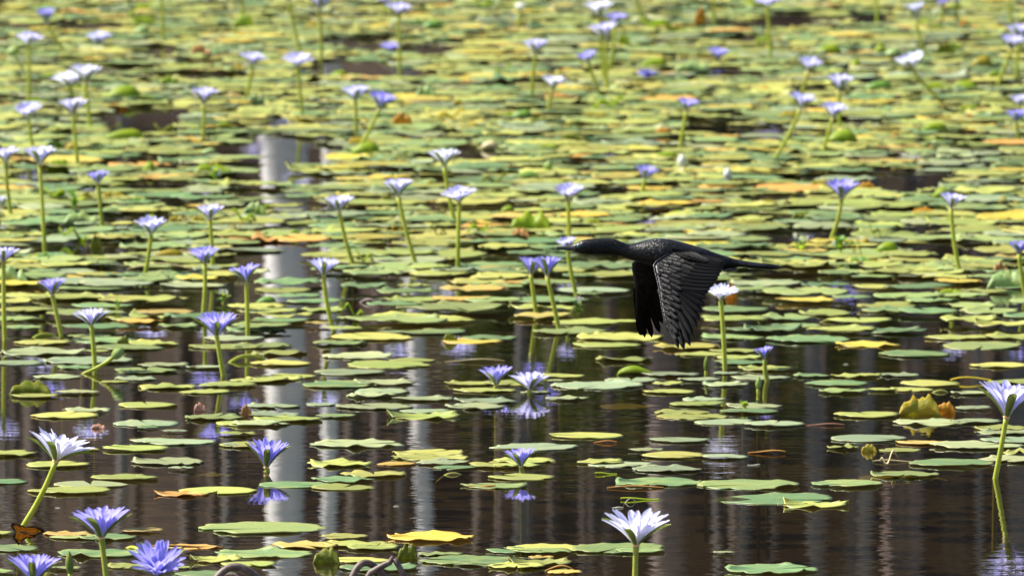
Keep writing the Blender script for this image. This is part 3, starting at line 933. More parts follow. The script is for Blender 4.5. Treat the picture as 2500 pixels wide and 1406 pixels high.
FL = [
 (248,1255,1315,118,275,1520,'v','large violet lily with a dark green sepal, beside the slim green bud'),
 (1553,1268,1332,128,1551,1500,'w','big white-lavender lily standing alone before the pale pad with dark reflections'),
 (135,1078,1128,132,52,1290,'w','wide open white lily on a long curved stem above the orange butterfly'),
 (2457,950,1020,112,2430,1168,'l','lavender lily with spread green sepals and a clear mirror image of its bent stem'),
 (80,1367,1425,98,85,1570,'v','violet lily cut by the frame near the butterfly, standing upright'),
 (650,1090,1146,76,652,1150,'v','violet lily resting on the water over its own mirror image'),
 (1272,1103,1140,62,1275,1156,'v','small violet lily on a short stem between two yellowish pads'),
 (1212,908,946,65,1212,949,'v','violet lily sitting on a floating pad beside a wider pale one'),
 (1293,925,957,82,1293,961,'l','pale spreading lily lying at water level among ragged pads'),
 (1868,852,880,38,1874,930,'v','narrow half-closed violet lily on a thin stem past the white lily by the bird'),
 (529,775,822,80,545,917,'v','violet lily with drooping outer petals beside the arched lime stem'),
 (223,765,797,70,232,908,'l','pale lavender lily next to the nodding green bud'),
 (128,688,722,56,150,820,'v','violet lily under a curled brown leaf edge on a leaning stem'),
 (8,612,642,62,12,830,'l','pale lily with a tall straight stem at the big pale raised leaf'),
 (1760,707,735,72,1770,902,'w','white lily behind the wing feathers, beside an orange leaf'),
 (1296,636,672,54,1310,770,'v','violet lily on a straight stem, one of a touching pair before the bird'),
 (1336,636,676,52,1364,800,'v','violet lily on a slanting stem, one of a touching pair before the bird'),
 (1386,588,608,44,1408,722,'l','pale lily half hidden behind the bill of the bird'),
 (790,640,675,62,815,808,'l','lavender lily on a bowed stem in front of the mirrored white trunk'),
 (602,656,692,64,605,821,'v','violet lily on an upright stem beside the two paired stems'),
 (500,612,645,64,496,770,'v','violet lily overlapping the stem of the lavender one behind'),
 (512,508,538,56,519,660,'l',None),(369,542,575,66,354,675,'l',None),(828,483,518,50,862,645,'l',None),
 (973,448,482,66,1017,650,'l',None),(1122,468,495,70,1118,655,'l',None),(1085,376,409,68,1112,545,'w',None),
 (1388,460,492,60,1390,585,'l',None),(1573,412,440,50,1566,478,'v',None),(2055,448,487,64,2030,582,'v',None),
 (2322,480,510,54,2344,668,'l',None),(2488,596,622,48,2505,730,'v',None),(240,423,450,42,250,565,'v',None),
 (97,370,405,70,110,622,'l',None),(15,370,400,56,28,530,'l',None),(70,263,292,60,82,365,'l',None),(177,254,284,66,190,405,'l',None),
 (172,185,215,70,190,300,'w',None),(207,168,205,64,222,318,'w',None),(497,226,256,62,494,350,'l',None),(70,88,112,56,70,255,'l',None),
 (115,30,62,40,162,132,'v',None),(725,140,165,60,738,288,'l',None),(615,138,160,58,598,250,'l',None),(780,-8,25,60,785,150,'l',None),
 (705,-20,8,50,735,135,'v',None),(972,17,38,56,976,190,'l',None),(868,220,250,60,870,335,'l',None),(925,235,268,62,875,365,'v',None),
 (1307,105,132,54,1298,242,'l',None),(1348,196,222,56,1335,275,'w',None),(1438,133,155,42,1470,238,'v',None),(1462,15,46,66,1475,200,'w',None),
 (1502,40,65,48,1488,180,'v',None),(1478,67,98,66,1484,228,'l',None),(1675,248,272,48,1660,368,'v',None),(1873,-6,18,62,1882,150,'l',None),
 (2237,18,52,46,2262,140,'w',None),(2230,138,174,58,2312,262,'w',None),(1973,150,178,54,1950,245,'l',None),(2048,193,224,62,2050,325,'l',None),
 (1953,240,268,64,1886,395,'l',None),(2033,262,290,60,2008,375,'l',None),(2468,95,122,54,2436,208,'l',None),(2487,66,100,52,2480,200,'l',None),
 (2488,240,262,44,2495,310,'l',None),(2482,275,300,46,2490,345,'v',None),(1578,182,198,44,1578,200,'v',None),(1750,125,150,45,1750,154,'v',None),
 (952,115,130,48,952,133,'v',None),(240,90,108,56,240,112,'l',None),(5,485,508,26,5,520,'w',None),(937,-4,8,30,937,40,'v',None),
 (2335,-5,12,38,2335,60,'l',None),(2300,3,18,28,2300,60,'v',None),(2465,-30,-5,50,2470,90,'l',None),(1555,-30,-4,50,1572,60,'l',None),
 (1740,-40,-10,50,1745,70,'l',None),(2140,-45,-15,50,2140,60,'l',None),(590,-25,2,50,592,70,'l',None),(395,-30,-4,54,398,100,'l',None),
]
for f_ in FL:
    flower(*f_[:8])
flower(382, 1350, 1408, 112, 384, 1560, 'v', 'violet lily facing out to show its orange centre, before the brown vine arches', tilt=(0.55, 0.05))

# ------------------------------------------------------------------ buds
def bud(x, yt, yb_, wpx, xb, yw, kind, label):
    base = ground(xb, yw)
    D = base.y
    head = at_depth(x, yb_, D) - base
    head.z = max(head.z, 0.01)
    sc = D / F
    H, R = (yb_ - yt) * sc, wpx / 2 * sc
    root = bpy.data.objects.new('lily_bud', None)
    COL.objects.link(root)
    root.location = base
    V, Fc = tube([(-head.x * 0.3, 0, -0.45)] + bez((0, 0, 0), (head.x * 0.45, 0, head.z * 0.25), head, 7), [0.005] * 9, 8)
    link('stem', mesh('stem', V, Fc, mats=[M_STEM]), root)
    ax = Vector((head.x, 0, max(head.z, 0.02) * 1.8)).normalized() if yb_ < yw - 15 else Vector((0.05, 0, 1))
    q = Vector((0, 0, 1)).rotation_difference(ax).to_matrix().to_4x4()
    for k in range(4):
        V, UV, Fc = [], [], []
        for j in range(8):
            t = j / 7
            rr = R * (sin(pi * (0.12 + 0.88 * t)) ** 0.7 if t < 0.98 else 0.04) * 1.02
            for i in range(5):
                a = pi / 2 * k + (i / 4 - 0.5) * pi / 2 * 1.12
                bump_ = 1.0 + 0.06 * (k % 2) - 0.05 * abs(i / 4 - 0.5)
                V.append((rr * cos(a) * bump_, rr * sin(a) * bump_, H * t))
                UV.append((i / 4, t))
        for j in range(7):
            for i in range(4):
                a = j * 5 + i
                Fc.append((a, a + 1, a + 6, a + 5))
        link('sepal', mesh('sepal', V, Fc, UV, mats=[LEAFM['white'] if kind == 'W' else LEAFM['pale'] if (kind == 'w' and k % 2) else (M_SEPAL if kind != 'w' else LEAFM['lime'])]), root,
             M=Matrix.Translation(head) @ q)
    V, Fc = tube([(0, 0, H * 0.05), (0, 0, H * 0.5), (0, 0, H * 0.93)], [R * 0.5, R * 0.85, R * 0.12], 8)
    link('petals', mesh('petals', V, Fc, [(0.5, 0.3 + 0.6 * (i // 8) / 2) for i in range(24)], mats=[PETM['l']]), root, M=Matrix.Translation(head) @ q)
    tag(root, label, 'lily bud', 'lily buds')


bud(276, 838, 873, 26, 202, 912, 'w', 'nodding green and white bud on a low slanting stem')
bud(171, 1343, 1400, 20, 173, 1425, 'g', 'slim pointed green bud standing straight beside the large violet lily')
bud(1724, 866, 906, 13, 1724, 915, 'g', 'small upright green bud near the stem of the white lily')
bud(1851, 918, 950, 15, 1852, 962, 'w', 'small pale green bud between ragged pads beside the narrow violet lily')
bud(1664, 376, 412, 24, 1668, 426, 'W', 'white closing bud leaning over the crowded pads behind the bird')
bud(1776, 408, 440, 22, 1781, 450, 'W', 'white bud near another white bud above crowded pads, further from the bird head')
bud(1338, 392, 416, 22, 1340, 426, 'w', 'pale bud among crowded pads above the bird head')
bud(1271, 6, 26, 30, 1262, 80, 'W', 'round white bud at the far edge of the pads')
bud(35, 112, 134, 34, 66, 180, 'w', 'pale green bud beside the stem of a far lavender lily')

# ------------------------------------------------------------------ raised and curled leaves
def raised_leaf(x, yt, yb_, wpx, typ, mat, label, seed=0):
    r = random.Random(seed + int(x) * 3 + int(yb_))
    base = ground(x, yb_)
    sc = base.y / F
    H, W = (yb_ - yt) * sc, wpx * sc
    V, UV, Fc = [], [], []
    nu, nv = 14, 7
    ph = r.uniform(0, 6)
    if typ == 'half':      # part of a pad lifted out of the water as an arching half disc
        lean = r.uniform(-0.15, 0.5)
        asym = r.uniform(-0.25, 0.25)
        for j in range(nv + 1):
            t = j / nv
            for i in range(nu + 1):
                s = -1 + 2 * i / nu
                top = max(0.0, 1 - abs(s - asym * (1 - abs(s))) ** 2.2) ** 0.55
                rag = 1 + 0.10 * sin(s * 9 + ph) + 0.09 * sin(s * 17 + ph * 2) - 0.28 * math.exp(-((s - 0.5 * sin(ph)) / 0.10) ** 2)
                z = H * top * rag * t - 0.008 * (1 - t)
                y = 0.30 * W * (1 - s * s) * (0.35 + lean * t) - 0.10 * W * sin(pi * t) + 0.015 * W * sin(s * 8 + ph)
                V.append((s * W / 2 * (1 - 0.06 * t), y, z))
                UV.append((0.5 + s / 2, t))
    elif typ == 'fold':    # rolled leaf, two rims meeting, lying on the pads
        for j in range(nv + 1):
            a = -0.5 + 3.4 * j / nv
            for i in range(nu + 1):
                s = -1 + 2 * i / nu
                rr = H * 0.55 * max(0.05, 1 - abs(s) ** 2.4) ** 0.6
                V.append((s * W / 2, -rr * cos(a) * 1.1, rr * (0.8 + sin(a - 0.3)) * (1 + 0.25 * s) + 0.006))
                UV.append((0.5 + s / 2, j / nv))
    elif typ == 'blade':   # leaf tilted up at one end
        sgn = r.choice([-1, 1]) if seed == 0 else seed
        for j in range(nv + 1):
            t = -1 + 2 * j / nv
            for i in range(nu + 1):
                s = -1 + 2 * i / nu
                ww = 0.42 * W * max(0.0, 1 - abs(s) ** 2) ** 0.6
                V.append((s * W / 2, t * ww, H * (0.5 + 0.5 * s * sgn) + 0.10 * W * t * t + 0.012 * sin(5 * s + ph) + 0.006))
                UV.append((0.5 + s / 2, j / nv))
    elif typ == 'arch':    # folded pad arching out of the water like a tent
        for j in range(nv + 1):
            t = -1 + 2 * j / nv
            for i in range(nu + 1):
                s = -1 + 2 * i / nu
                prof = sin(pi * (0.5 + s / 2) ** 0.75) ** 0.8 if abs(s) < 1 else 0
                V.append((s * W / 2, t * 0.14 * W * (1.1 - s * s), H * prof * (1 - 0.55 * t * t) + 0.02 * H * sin(7 * s + ph) - 0.004))
                UV.append((0.5 + s / 2, j / nv))
    for j in range(nv):
        for i in range(nu):
            a = j * (nu + 1) + i
            Fc.append((a, a + 1, a + nu + 2, a + nu + 1))
    # thickness: a second skin
    n0 = len(V)
    me0 = mesh('tmp', V, Fc)
    nrm = [v.normal.copy() for v in me0.vertices]
    bpy.data.meshes.remove(me0)
    V = V + [Vector(v) - n_ * 0.0014 for v, n_ in zip(V, nrm)]
    UV = UV + UV
    Fc = Fc + [tuple(i + n0 for i in reversed(f)) for f in Fc]
    rimv = [i for i in range(nu + 1)] + [j * (nu + 1) + nu for j in range(1, nv + 1)] + [nv * (nu + 1) + i for i in range(nu - 1, -1, -1)] + [j * (nu + 1) for j in range(nv - 1, 0, -1)]
    for q in range(len(rimv)):
        a, c = rimv[q], rimv[(q + 1) % len(rimv)]
        Fc.append((c, a, a + n0, c + n0))
    o = link('raised_leaf', mesh('raised_leaf', V, Fc, UV, mats=[LEAFM[mat]]), M=Matrix.Translation(base))
    tag(o, label, 'leaf', 'raised lily leaves')


RL = [
 (1295,518,562,110,'half','lime','bright green lily leaf standing half upright over the bird bill'),
 (345,4,46,74,'blade','lime','lime leaf tilted steeply up at the far edge'),
 (352,40,64,76,'half','lime','low lime leaf below the steeply tilted far leaf'),
 (300,213,246,90,'fold','lime','rolled shiny lime leaf beside the whitish double lilies'),
 (305,320,343,98,'fold','lime','rolled lime leaf in front of a dark water gap, below another rolled one'),
 (520,400,430,108,'half','lime','spread lime leaf with two white specks, before dark water'),
 (200,518,550,100,'half','pale','smooth arched pale green leaf behind a violet lily stem'),
 (235,572,604,30,'half','olive','small dark olive leaf tip standing on a yellow pad'),
 (75,930,962,112,'half','olive','large dark olive leaf arched above the water near a ragged pad'),
 (797,1337,1374,72,'half','olive','dark olive folded leaf upright with its mirror image, near the vines'),
 (995,1327,1364,54,'half','olive','pointed yellow-olive leaf upright beside the vine fork'),
 (2245,966,1014,112,'half','yellow','crumpled yellow and olive leaf standing in open water'),
 (2306,982,1010,60,'half','orange','orange-yellow curled leaf lobe touching the crumpled yellow leaf'),
 (2055,322,352,78,'fold','lime','glossy rolled lime leaf with pale highlight beside leaning lavender lilies'),
 (862,752,780,52,'blade','lime','small folded lime leaf beside a bowed lily stem'),
 (892,352,380,74,'fold','lime','folded lime leaf at the foot of two crossed lily stems'),
 (1040,208,242,58,'half','pale','pale rounded leaf edge raised in the far mat'),
 (982,277,310,58,'half','orange','bright orange-yellow curled leaf in the far mat'),
 (490,110,142,58,'half','brown','brown curled dead leaf over a dark water gap'),
 (1710,20,64,36,'half','orange','narrow orange leaf standing upright at the far edge'),
 (2308,103,136,54,'half','olive','olive leaf raised near a leaning far stem'),
 (1555,888,916,104,'arch','lime','yellow-green folded leaf arching like a tent over open water'),
 (300,820,843,36,'half','olive','small olive leaf lobe behind the nodding bud'),
 (1100,813,834,38,'half','olive','little curled olive leaf on the rim of a yellow pad'),
 (2122,1084,1102,42,'half','yellow','small yellow lifted leaf between split pads'),
 (1270,558,584,54,'half','brown','orange-brown curled leaf below the bright green upright leaf'),
 (1786,694,728,30,'half','orange','orange leaf beside the white lily behind the wing'),
 (1620,58,86,110,'blade','lime','wide lime leaf lifted in the far mat'),
 (1690,150,178,96,'half','pale','broad green leaf with raised rim in the far mat'),
 (1522,84,116,36,'half','lime','small lime leaf behind the far cluster of three lilies'),
 (2445,640,672,46,'half','brown','dull brown-green curled leaf on crowded pads'),
 (602,988,1016,30,'half','brown','small rusty leaf standing beside the violet lily reflection'),
 (488,984,1004,32,'half','pink','pinkish dead leaf floating alone on open water'),
 (212,468,490,36,'half','yellow','small bright yellow leaf beside a weed clump'),
 (276,466,484,62,'half','yellow','flat yellow leaf next to a violet lily stem'),
 (2290,203,226,80,'half','lime','lime leaf raised beside a slanting far stem'),
 (622,494,526,62,'half','pale','pale green leaf raised beside the mirrored trunk'),
 (30,652,694,86,'half','pale','big pale green raised leaf under a pale lily'),
 (2460,660,704,110,'half','pale','big pale green raised leaf on the crowded pads, far from the bird'),
 (120,686,700,60,'half','straw','curled pale brown leaf edge on a violet lily'),
 (2170,1112,1140,44,'blade','straw','dry twisted leaf tip poking out of the water'),
 (1195,348,366,44,'fold','straw','small shining straw-coloured curl in the far mat'),
 (595,35,75,60,'half','lime','lime leaf raised at the foot of a far stem'),
 (1480,250,268,80,'blade','lime','long lime leaf lying tilted in the far mat'),
 (2320,705,722,70,'half','lime','lime leaf edge turned up on crowded green pads'),
 (650,728,746,50,'fold','weed','dark green rolled leaf on a pad near the mirrored trunk'),
 (240,1035,1046,40,'half','pink','pinkish leaf scrap at a lily reflection'),
 (1490,755,770,60,'half','weed','dark leaf edge under the bird'),
]
for a in RL[:-1]:
    raised_leaf(*a)
rng = random.Random(77)
labr = 'small lime leaf tip sticking up from the crowded far pads'
laby = 'small yellow or orange leaf tip sticking up from the crowded far pads'
for k in range(150):
    x, y = rng.uniform(0, 2500), rng.uniform(15, 660)
    if in_gap(x, y) or (1340 < x < 1910 and 570 < y):
        continue
    m = rng.choice(['lime', 'lime', 'lime', 'weed', 'olive', 'pale', 'yellow', 'orange'])
    hh_ = rng.uniform(11, 25)
    lb = 'small ' + {'weed': 'dark green', 'lime': 'bright lime'}.get(m, m) + ' leaf tip raised ' + landmark(x, y).replace('to one side of', 'near').replace('weed leaf', 'leaf')
    raised_leaf(x, y - hh_, y, rng.uniform(30, 75), rng.choice(['half', 'half', 'blade', 'fold']), m, lb)


# ------------------------------------------------------------------ small weeds
def weed(x, yt, yb_, wpx, label, white=True):
    r = random.Random(int(x))
    base = ground(x, yb_)
    sc = base.y / F
    H, W = (yb_ - yt) * sc, wpx * sc
    root = bpy.data.objects.new('water_weed', None)
    COL.objects.link(root)
    root.location = base
    V, Fc = tube([(0, 0, -0.3), (0, 0, 0), (0.01, 0, H * 0.8)], [0.004, 0.004, 0.003], 6)
    link('stem', mesh('stem', V, Fc, mats=[M_STEM]), root)
    for k in range(9):
        v, f, u = petal_geo(k, 0.24, 5, 2)
        az = 2 * pi * k / 9 + r.uniform(-0.3, 0.3)
        M = Matrix.Translation((0, 0, H * r.uniform(0.05, 0.6))) @ Matrix.Rotation(az, 4, 'Z') @ Matrix.Rotation(r.uniform(0.4, 1.3), 4, 'X') @ Matrix.Scale(W * r.uniform(0.35, 0.6), 4)
        link('leaf', mesh('leaf', v, f, u, mats=[LEAFM['weed'] if k % 3 else LEAFM['lime']]), root, M=M)
    if white:
        for k in range(3):
            v, f, u = petal_geo(k, 0.35, 4, 2)
            M = Matrix.Translation((r.uniform(-0.3, 0.3) * W, -0.01, H * r.uniform(0.5, 0.9))) @ Euler((r.uniform(0, 1), r.uniform(-1, 1), 0)).to_matrix().to_4x4() @ Matrix.Scale(0.018, 4)
            link('flower', mesh('flower', v, f, u, mats=[LEAFM['white']]), root, M=M)
    tag(root, label, 'weed', 'leafy water weeds')


weed(180, 466, 518, 70, 'dark green leafy weed clump beside a small yellow leaf')
weed(1410, 722, 772, 40, 'leafy green weed growing up against a lily stem before the wings')
weed(1955, 575, 622, 60, 'green weed with white specks behind the tail of the bird')
weed(2050, 588, 622, 62, 'dense green weed clump on the pads past the tail of the bird')
weed(525, 412, 446, 50, 'small weed with white flowers under the spread lime leaf')
weed(285, 725, 760, 24, 'thin green sprout on the pads above a pale lavender lily', False)
weed(1815, 975, 1000, 40, 'pale green sprout on ragged pads in open water', False)
weed(1970, 145, 165, 60, 'green weed below a far lavender lily')
weed(545, 705, 740, 40, 'little weed with white flowers beside two paired lily stems')
weed(2330, 110, 130, 40, 'small sprout by the far olive leaf', False)


# ------------------------------------------------------------------ arched stems, vines, straws
def arc(p0, p1, apx, apy, rad, mat, name, label, cat, D=None):
    a = ground(*p0)
    c = ground(*p1)
    Dm = (a.y + c.y) / 2
    top = at_depth(apx, apy, Dm)
    ctrl = top * 2 - (a + c) / 2
    pts = bez(a - Vector((0, 0, 0.02)), ctrl, c - Vector((0, 0, 0.02)), 16)
    V, Fc = tube(pts, rad, 8)
    o = link(name, mesh(name, V, Fc, mats=[mat]))
    tag(o, label, cat)


arc((545,886), (672,873), 600, 860, 0.0052, M_STEM, 'arched_stem', 'lime stem arching out of the water behind a drooping violet lily', 'stem')
arc((68,826), (158,816), 105, 808, 0.0052, M_STEM_DK, 'arched_stem', 'green stem bent low over the water at a leaning lily stem', 'stem')
arc((1066,1160), (1142,1157), 1105, 1147, 0.0050, M_ARC, 'arched_stem', 'olive stem loop forming an eye shape with its reflection', 'stem')
arc((294,1334), (356,1344), 326, 1325, 0.0045, M_STEM, 'arched_stem', 'thin green stem loop beside the long orange leaf strip', 'stem')
arc((2262,958), (2328,957), 2296, 945, 0.0045, M_ARC, 'arched_stem', 'olive stem loop on ragged pads above the crumpled yellow leaf', 'stem')
arc((868,738), (938,740), 902, 723, 0.0045, M_VINE, 'arched_stem', 'brown stem loop above the small folded lime leaf', 'stem')
arc((1978,788), (2082,781), 2040, 770, 0.0050, M_ARC, 'arched_stem', 'brownish stem arched over the green pads past the bird', 'stem')
arc((772,860), (816,856), 795, 846, 0.0040, M_ARC, 'arched_stem', 'small olive stem loop at a bowed lily stem reflection', 'stem')
arc((1516,1228), (1562,1224), 1540, 1206, 0.0011, simple('grass_loop', (0.4, 0.4, 0.25)), 'arched_stem', 'hair-thin pale loop over dark water beside a narrow blade', 'stem')
arc((500,1442), (668,1440), 575, 1371, 0.0085, M_VINE, 'vine', 'thick brown vine arching out of the water, taller of two', 'vine')
arc((516,1440), (622,1440), 560, 1393, 0.0070, M_VINE, 'vine', 'thinner brown vine arching under the taller vine arch', 'vine')
arc((850,1425), (960,1420), 892, 1362, 0.0078, M_VINE, 'vine', 'brown vine arch beside the forked vine', 'vine')
arc((1186,1432), (1256,1432), 1224, 1396, 0.0072, M_VINE, 'vine', 'low brown vine arch standing apart from the fork', 'vine')
# forked vine
a0 = ground(878, 1425)
pts = [a0 - Vector((0, 0, 0.02)), at_depth(905, 1397, a0.y), at_depth(935, 1380, a0.y), at_depth(952, 1372, a0.y), at_depth(960, 1358, a0.y)]
V, Fc = tube(pts, [0.0075, 0.0075, 0.007, 0.0065, 0.005], 8)
c0 = at_depth(963, 1362, a0.y)
v2, f2 = tube([c0, at_depth(973, 1380, a0.y), at_depth(986, 1402, a0.y), at_depth(1000, 1430, a0.y)], 0.0065, 8)
n0 = len(V)
V += v2
Fc += [tuple(i + n0 for i in g) for g in f2]
tag(link('vine', mesh('vine', V, Fc, mats=[M_VINE])), 'forked brown vine rising to a blunt tip beside an upright olive leaf', 'vine')


def strip(x0, x1, y, wd, mat, label, cat='leaf', curve=0.0, name='floating_leaf'):
    a, c = ground(x0, y), ground(x1, y)
    L = (c - a).length
    V, UV, Fc = [], [], []
    n = 14
    for i in range(n + 1):
        t = i / n
        hw = wd * max(0.03, sin(pi * (0.04 + 0.92 * t)) ** 0.7)
        z = min(0.0035, 0.06 * L) * (1 + 0.6 * sin(t * 5 + x0)) + curve * sin(pi * t)
        for s in (-1, 0, 1):
            V.append((L * t, s * hw + 0.03 * L * sin(t * 3), z + (min(0.003, 0.15 * wd) if s else 0)))
            UV.append((0.5 + s / 2, t))
    for i in range(n):
        for s in range(2):
            q = i * 3 + s
            Fc.append((q, q + 3, q + 4, q + 1))
    n0 = len(V)
    V += [(x, y_, z - 0.002) for x, y_, z in V]
    UV += UV
    Fc += [tuple(i + n0 for i in reversed(f)) for f in Fc]
    o = link(name, mesh(name, V, Fc, UV, mats=[LEAFM[mat]]), M=Matrix.Translation(a))
    tag(o, label, cat)


strip(1482, 1620, 1192, 0.010, 'amber', 'long rusty leaf strip floating along the front rim of a green pad')
strip(1515, 1608, 1220, 0.007, 'lime', 'narrow yellow-green blade floating at the hair-thin loop')
strip(1826, 1918, 1107, 0.012, 'amber', 'narrow orange leaf floating alone behind the pale pads', curve=0.002)
strip(352, 545, 1337, 0.010, 'amber', 'long orange leaf strip floating beside the thin stem loop')
strip(1085, 1232, 884, 0.006, 'straw', 'thin straw-pale stalk lying across open water', curve=0.003)
strip(1450, 1506, 1081, 0.008, 'brown', 'small brown floating leaf under dark reflections')
strip(1965, 2062, 1039, 0.005, 'pink', 'thin pinkish twig floating beside a sage pad')
strip(1452, 1506, 1158, 0.006, 'lime', 'short lime blade floating on open water')
strip(310, 470, 662, 0.012, 'straw', 'long pale reed lying over the crowded pads', curve=0.02)
strip(2320, 2420, 932, 0.012, 'yellow', 'yellow rolled leaf floating behind the tall lavender lily', curve=0.01)
strip(1140, 1210, 1190, 0.010, 'brown', 'rust-red leaf tip behind the small violet lily')
strip(2130, 2230, 1128, 0.006, 'straw', 'dry straw leaf floating by the twisted leaf tip')
strip(1330, 1400, 1395, 0.012, 'amber', 'orange floating leaf with a dark rim by the vine arches', curve=0.008)
for k, (x, y, wd) in enumerate([(967, 1236, 14), (1508, 1240, 28), (1840, 1136, 30), (1790, 1352, 8), (2065, 890, 12), (570, 1038, 12), (140, 1240, 12)]):
    strip(x - wd / 2, x + wd / 2, y, 0.004, 'white', 'tiny white fallen petal fleck floating on the open water', 'petal', name='petal_fleck')
    bpy.context.scene.collection.objects[-1]['group'] = 'white flecks on the water'


# ------------------------------------------------------------------ butterfly
b = NB('butterfly_wing')
tc = b.n('ShaderNodeTexCoord')
uv = b.n('ShaderNodeUVMap')
sx = b.n('ShaderNodeSeparateXYZ', {0: uv.outputs[0]})
nz = b.noise(uv.outputs[0], 7.0, 3)
edge = b.math('ADD', sx.outputs[1], b.math('MULTIPLY', b.math('SUBTRACT', nz, 0.5), 0.5))
c = b.mix(b.sstep(nz, 0.4, 0.6), (0.62, 0.27, 0.02), (0.42, 0.16, 0.015))
c = b.mix(b.sstep(edge, 0.72, 0.86), c, (0.03, 0.015, 0.01))
c = b.mix(b.sstep(nz, 0.60, 0.66), c, (0.04, 0.02, 0.01))
M_BWING = b.leaf_shader(c, 0.3, 0.6, 0.2)
M_BBODY = simple('butterfly_body', (0.05, 0.03, 0.02), (0.10, 0.06, 0.03), 80)
bf = bpy.data.objects.new('butterfly', None)
COL.objects.link(bf)
bf.location = at_depth(60, 1300, 28.5)
V, Fc = tube([(-0.014, 0, 0.004), (-0.009, 0, 0.003), (0, 0, 0), (0.012, 0, -0.003), (0.02, 0, -0.005)], [0.0016, 0.0026, 0.003, 0.0022, 0.0006], 8)
link('body', mesh('body', V, Fc, mats=[M_BBODY]), bf)


def bwing(pts, ya, parent, name):
    V = [(0, 0, 0)]
    UV = [(0.5, 0.0)]
    n = len(pts)
    for f in (0.55, 1.0):
        for k, (x, z) in enumerate(pts):
            V.append((x * f, ya * f * (abs(z) + 0.004), z * f))
            UV.append((k / n, f))
    Fc = [(0, 1 + k, 2 + k) for k in range(n - 1)] + [(1 + k, 1 + n + k, 2 + n + k, 2 + k) for k in range(n - 1)]
    n0 = len(V)
    V += [(x, y + 0.0005, z) for x, y, z in V]
    UV += UV
    Fc += [tuple(i + n0 for i in reversed(f)) for f in Fc]
    link(name, mesh(name, V, Fc, UV, mats=[M_BWING]), parent)


fore = [(-0.022, 0.004), (-0.031, 0.016), (-0.028, 0.024), (-0.018, 0.021), (-0.004, 0.018), (0.006, 0.012)]
hind = [(0.004, 0.016), (0.022, 0.017), (0.042, 0.010), (0.046, 0.003), (0.030, -0.004), (0.012, -0.006)]
low_ = [(-0.022, 0.0), (-0.028, -0.010), (-0.020, -0.022), (-0.014, -0.030), (-0.008, -0.020), (0.004, -0.014)]
bwing(fore, -0.5, bf, 'forewing')
bwing(hind, -0.7, bf, 'hindwing')
bwing(low_, 0.5, bf, 'forewing')
bwing([(0.0, -0.010), (0.010, -0.014), (0.022, -0.012), (0.028, -0.004)], 0.7, bf, 'hindwing')
for s in (-1, 1):
    V, Fc = tube([(-0.013, 0, 0.004), (-0.020, s * 0.003, 0.009), (-0.027, s * 0.006, 0.012)], [0.0004, 0.0004, 0.0007], 5)
    link('antenna', mesh('antenna', V, Fc, mats=[M_BBODY]), bf)
tag(bf, 'orange and dark brown butterfly fluttering at the foot of a curved lily stem', 'butterfly')

# ------------------------------------------------------------------ the bird (little black cormorant)
BD = 29.5
ZS = BD / F / 4.032            # metres per unit of the enlarged drawing


def bp_(zx, zy, y=0.0):
    q = at_depth(1320 + zx / 4.032, 540 + zy / 4.032, BD)
    return Vector((q.x, BD + y, q.z))


b = NB('bird_plumage')
tc = b.n('ShaderNodeTexCoord')
vo = b.n('ShaderNodeTexVoronoi', {'Vector': b.n('ShaderNodeMapping', {'Vector': tc.outputs['Object'], 'Scale': (1.0, 1.0, 1.5)}).outputs[0], 'Scale': 130.0})
n1 = b.noise(tc.outputs['Object'], 260.0, 3)
n0_ = b.noise(tc.outputs['Object'], 22.0, 3)
c = b.mix(b.sstep(vo.outputs['Distance'], 0.25, 0.75), (0.0025, 0.0025, 0.0035), (0.008, 0.008, 0.010))
dsh = b.n('ShaderNodeVectorMath', {0: tc.outputs['Object'], 1: (-0.033, -0.02, 0.022)}, operation='DISTANCE').outputs['Value']
glint_flecks = b.math('MULTIPLY', b.sstep(n1, 0.52, 0.62), b.math('ADD', b.math('MULTIPLY', b.sstep(n0_, 0.55, 0.70), 0.16), b.sstep(dsh, 0.042, 0.006)))  # glints and rim light painted in as whitish flecks, densest at the shoulder
c = b.mix(b.math('MULTIPLY', glint_flecks, 0.6, True), c, (0.30, 0.30, 0.27))
bmp = b.n('ShaderNodeBump', {'Height': b.math('ADD', vo.outputs['Distance'], b.math('MULTIPLY', n1, 0.4)), 'Strength': 0.45, 'Distance': 0.0015})
p = b.n('ShaderNodeBsdfPrincipled', {'Base Color': c, 'Roughness': 0.38, 'Specular IOR Level': 0.20, 'Normal': bmp.outputs[0]})
b.t.links.new(p.outputs[0], b.out.inputs[0])
M_PLUM = b.m

b = NB('bird_feather')
uv = b.n('ShaderNodeUVMap')
sx = b.n('ShaderNodeSeparateXYZ', {0: uv.outputs[0]})
r_ = b.rand()
bar = b.n('ShaderNodeTexWave', {'Vector': b.n('ShaderNodeMapping', {'Vector': uv.outputs[0], 'Scale': (4.0, 26.0, 1.0), 'Rotation': (0, 0, 0.5)}).outputs[0], 'Scale': 1.0, 'Distortion': 2.0})
sh = b.sstep(b.math('ABSOLUTE', b.math('SUBTRACT', sx.outputs[0], 0.5)), 0.07, 0.0)
ed = b.sstep(b.math('ABSOLUTE', b.math('SUBTRACT', sx.outputs[0], 0.5)), 0.38, 0.5)
c = b.mix(b.math('MULTIPLY', bar.outputs['Fac'], 0.5), (0.0018, 0.0018, 0.0022), (0.0050, 0.0045, 0.0045))
c = b.mix(b.math('MULTIPLY', sh, 0.55), c, (0.045, 0.040, 0.038))  # pale shaft, its colour also painting in the wing's streak highlights
c = b.mix(b.math('MULTIPLY', ed, 0.5), c, (0.016, 0.014, 0.014))
hsv = b.n('ShaderNodeHueSaturation', {'Color': c, 'Value': b.math('ADD', 0.30, b.math('MULTIPLY', r_, 0.8))})
